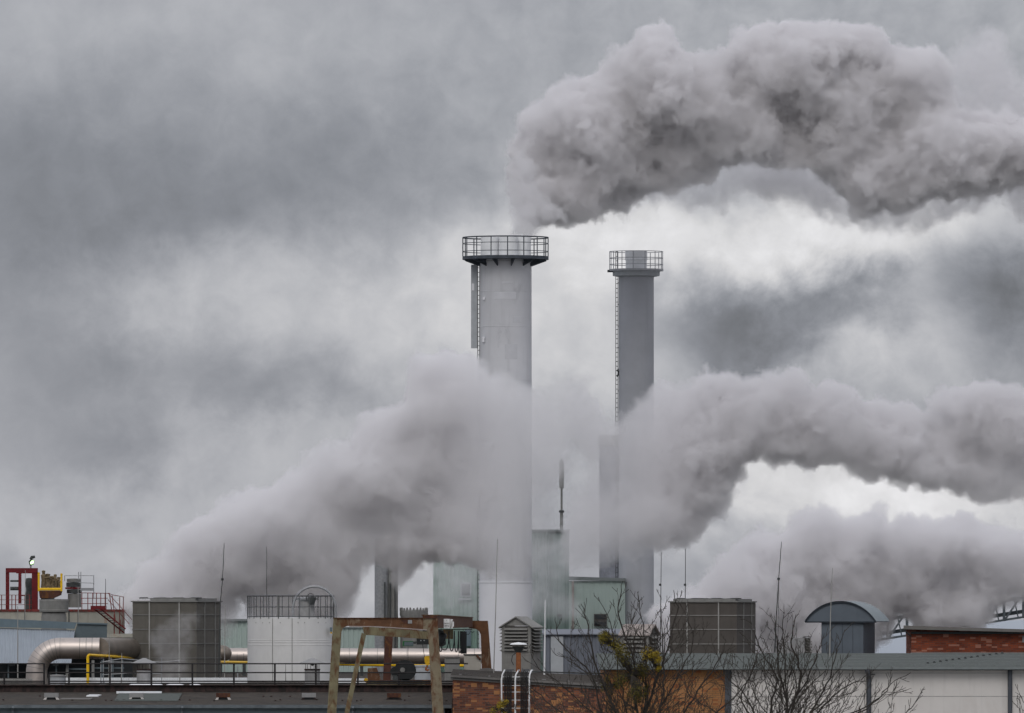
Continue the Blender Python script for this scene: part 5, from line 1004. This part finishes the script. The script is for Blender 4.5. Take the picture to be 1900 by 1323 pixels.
plume('steam_cloud', 'big billowing grey steam cloud blowing right from the top of the broad chimney',
  [(978,405),(966,350),(968,280),(990,215),(1025,180),(1090,165),(1125,120),(1150,108),(1182,92),(1203,56),(1232,56),(1250,112),(1330,115),(1370,82),(1420,62),(1500,66),(1560,58),(1600,64),(1632,82),(1655,118),(1700,92),(1740,104),(1756,145),(1750,200),(1800,225),(1850,225),(1960,240),(1960,345),(1880,330),(1800,345),(1740,350),(1650,385),(1600,385),(1560,330),(1500,298),(1440,290),(1380,288),(1310,310),(1250,325),(1195,345),(1145,375),(1095,392),(1055,402),(1020,392)],
  590, 95, 60, 13, 2.4, .13, 1, col=(.972,.963,.971), wisp=1.25)
plume('steam_cloud', 'thin ragged steam wisps rising out of the broad chimney flues',
  [(957,438),(952,400),(948,350),(952,300),(975,290),(1000,350),(1050,400),(1010,408),(990,412),(985,438)], 583, 22, 14, 7, 2.2, .10, 2, billow=.3, wisp=1.1, edge=10)
plume('steam_cloud', 'ragged thin fringe of torn steam under and right of the big top cloud',
  [(1190,360),(1300,320),(1440,285),(1560,330),(1600,380),(1760,300),(1780,200),(1770,120),(1790,70),(1850,60),(1880,140),(1960,200),(1960,420),(1860,370),(1740,400),(1640,420),(1560,400),(1480,370),(1380,350),(1280,380)], 596, 45, 30, 13, 1.5, .17, 8, billow=.8, wisp=1.7, edge=30)
plume('steam_cloud', 'wide grey steam bank drifting up from the left cooling tower to the chimneys',
  [(262,1110),(268,1055),(310,1045),(335,1015),(355,985),(400,975),(440,935),(475,925),(505,930),(525,900),(582,860),(605,835),(632,835),(655,845),(668,800),(690,780),(740,770),(765,745),(778,690),(785,672),(810,665),(850,660),(878,668),(900,705),(960,722),(1025,760),(1050,850),(1008,930),(1030,1000),(975,1052),(900,1050),(800,1020),(770,1045),(740,1075),(735,1035),(690,1025),(660,1050),(640,1100),(625,1150),(480,1150),(450,1095),(432,1100),(415,1170),(244,1170),(240,1100)],
  545, 75, 36, 12, 1.45, VOX, 3, edge=3, col=(.977,.970,.977), fade=(('x',800,970,1,.16),('z',1165,1115,.3,1)), lean=.02)
plume('steam_cloud', 'thin steam veil drawn across both chimneys joining the dark band at right',
  [(985,740),(1040,735),(1058,715),(1078,710),(1090,745),(1130,790),(1165,775),(1215,740),(1240,728),(1275,735),(1312,705),(1345,710),(1380,725),(1440,700),(1472,695),(1490,720),(1505,745),(1530,722),(1560,728),(1595,762),(1640,755),(1690,768),(1716,790),(1735,755),(1765,735),(1805,728),(1850,740),(1960,740),(1960,900),(1850,915),(1800,905),(1760,885),(1720,890),(1660,880),(1600,872),(1560,845),(1500,850),(1440,840),(1390,835),(1365,865),(1340,930),(1305,955),(1280,990),(1240,1000),(1200,1000),(1120,1040),(1070,1050),(1055,1000),(1075,930),(1110,860),(1060,800),(1000,830)],
  575, 65, 45, 13, 1.8, VOX, 4, edge=3.5, wisp=1.3, fade=(('x',1150,1320,.20,1),), lean=.03)
plume('steam_cloud', 'low grey steam bank at right rising behind the right cooling tower',
  [(1222,1150),(1255,1118),(1288,1110),(1325,1075),(1352,1050),(1375,1020),(1402,1000),(1450,995),(1472,968),(1530,962),(1560,980),(1600,972),(1622,960),(1640,1000),(1680,978),(1700,988),(1740,982),(1790,980),(1830,995),(1900,1010),(1960,1030),(1960,1085),(1880,1092),(1838,1115),(1815,1165),(1720,1165),(1680,1110),(1630,1150),(1600,1230),(1225,1230)],
  540, 75, 42, 13, 1.8, VOX, 5, edge=3.5, wisp=1.3, lean=.02)
plume('steam_cloud', 'faint steam wisp curling in front of the left cooling tower',
  [(285,1258),(290,1215),(282,1180),(310,1160),(350,1140),(372,1150),(350,1185),(345,1215),(352,1255)], 454, 18, 22, 8, .5, .08, 6, billow=.5, wisp=.8, edge=16)

plume('steam_cloud', 'thin steam veil hanging in front of the tall green block', [(800,1010),(860,1030),(940,1030),(1000,1000),(1060,1000),(1065,1060),(1062,1150),(1000,1130),(940,1160),(860,1150),(800,1140)], 592, 30, 40, 13, .50, .2, 7, billow=.6, edge=20)
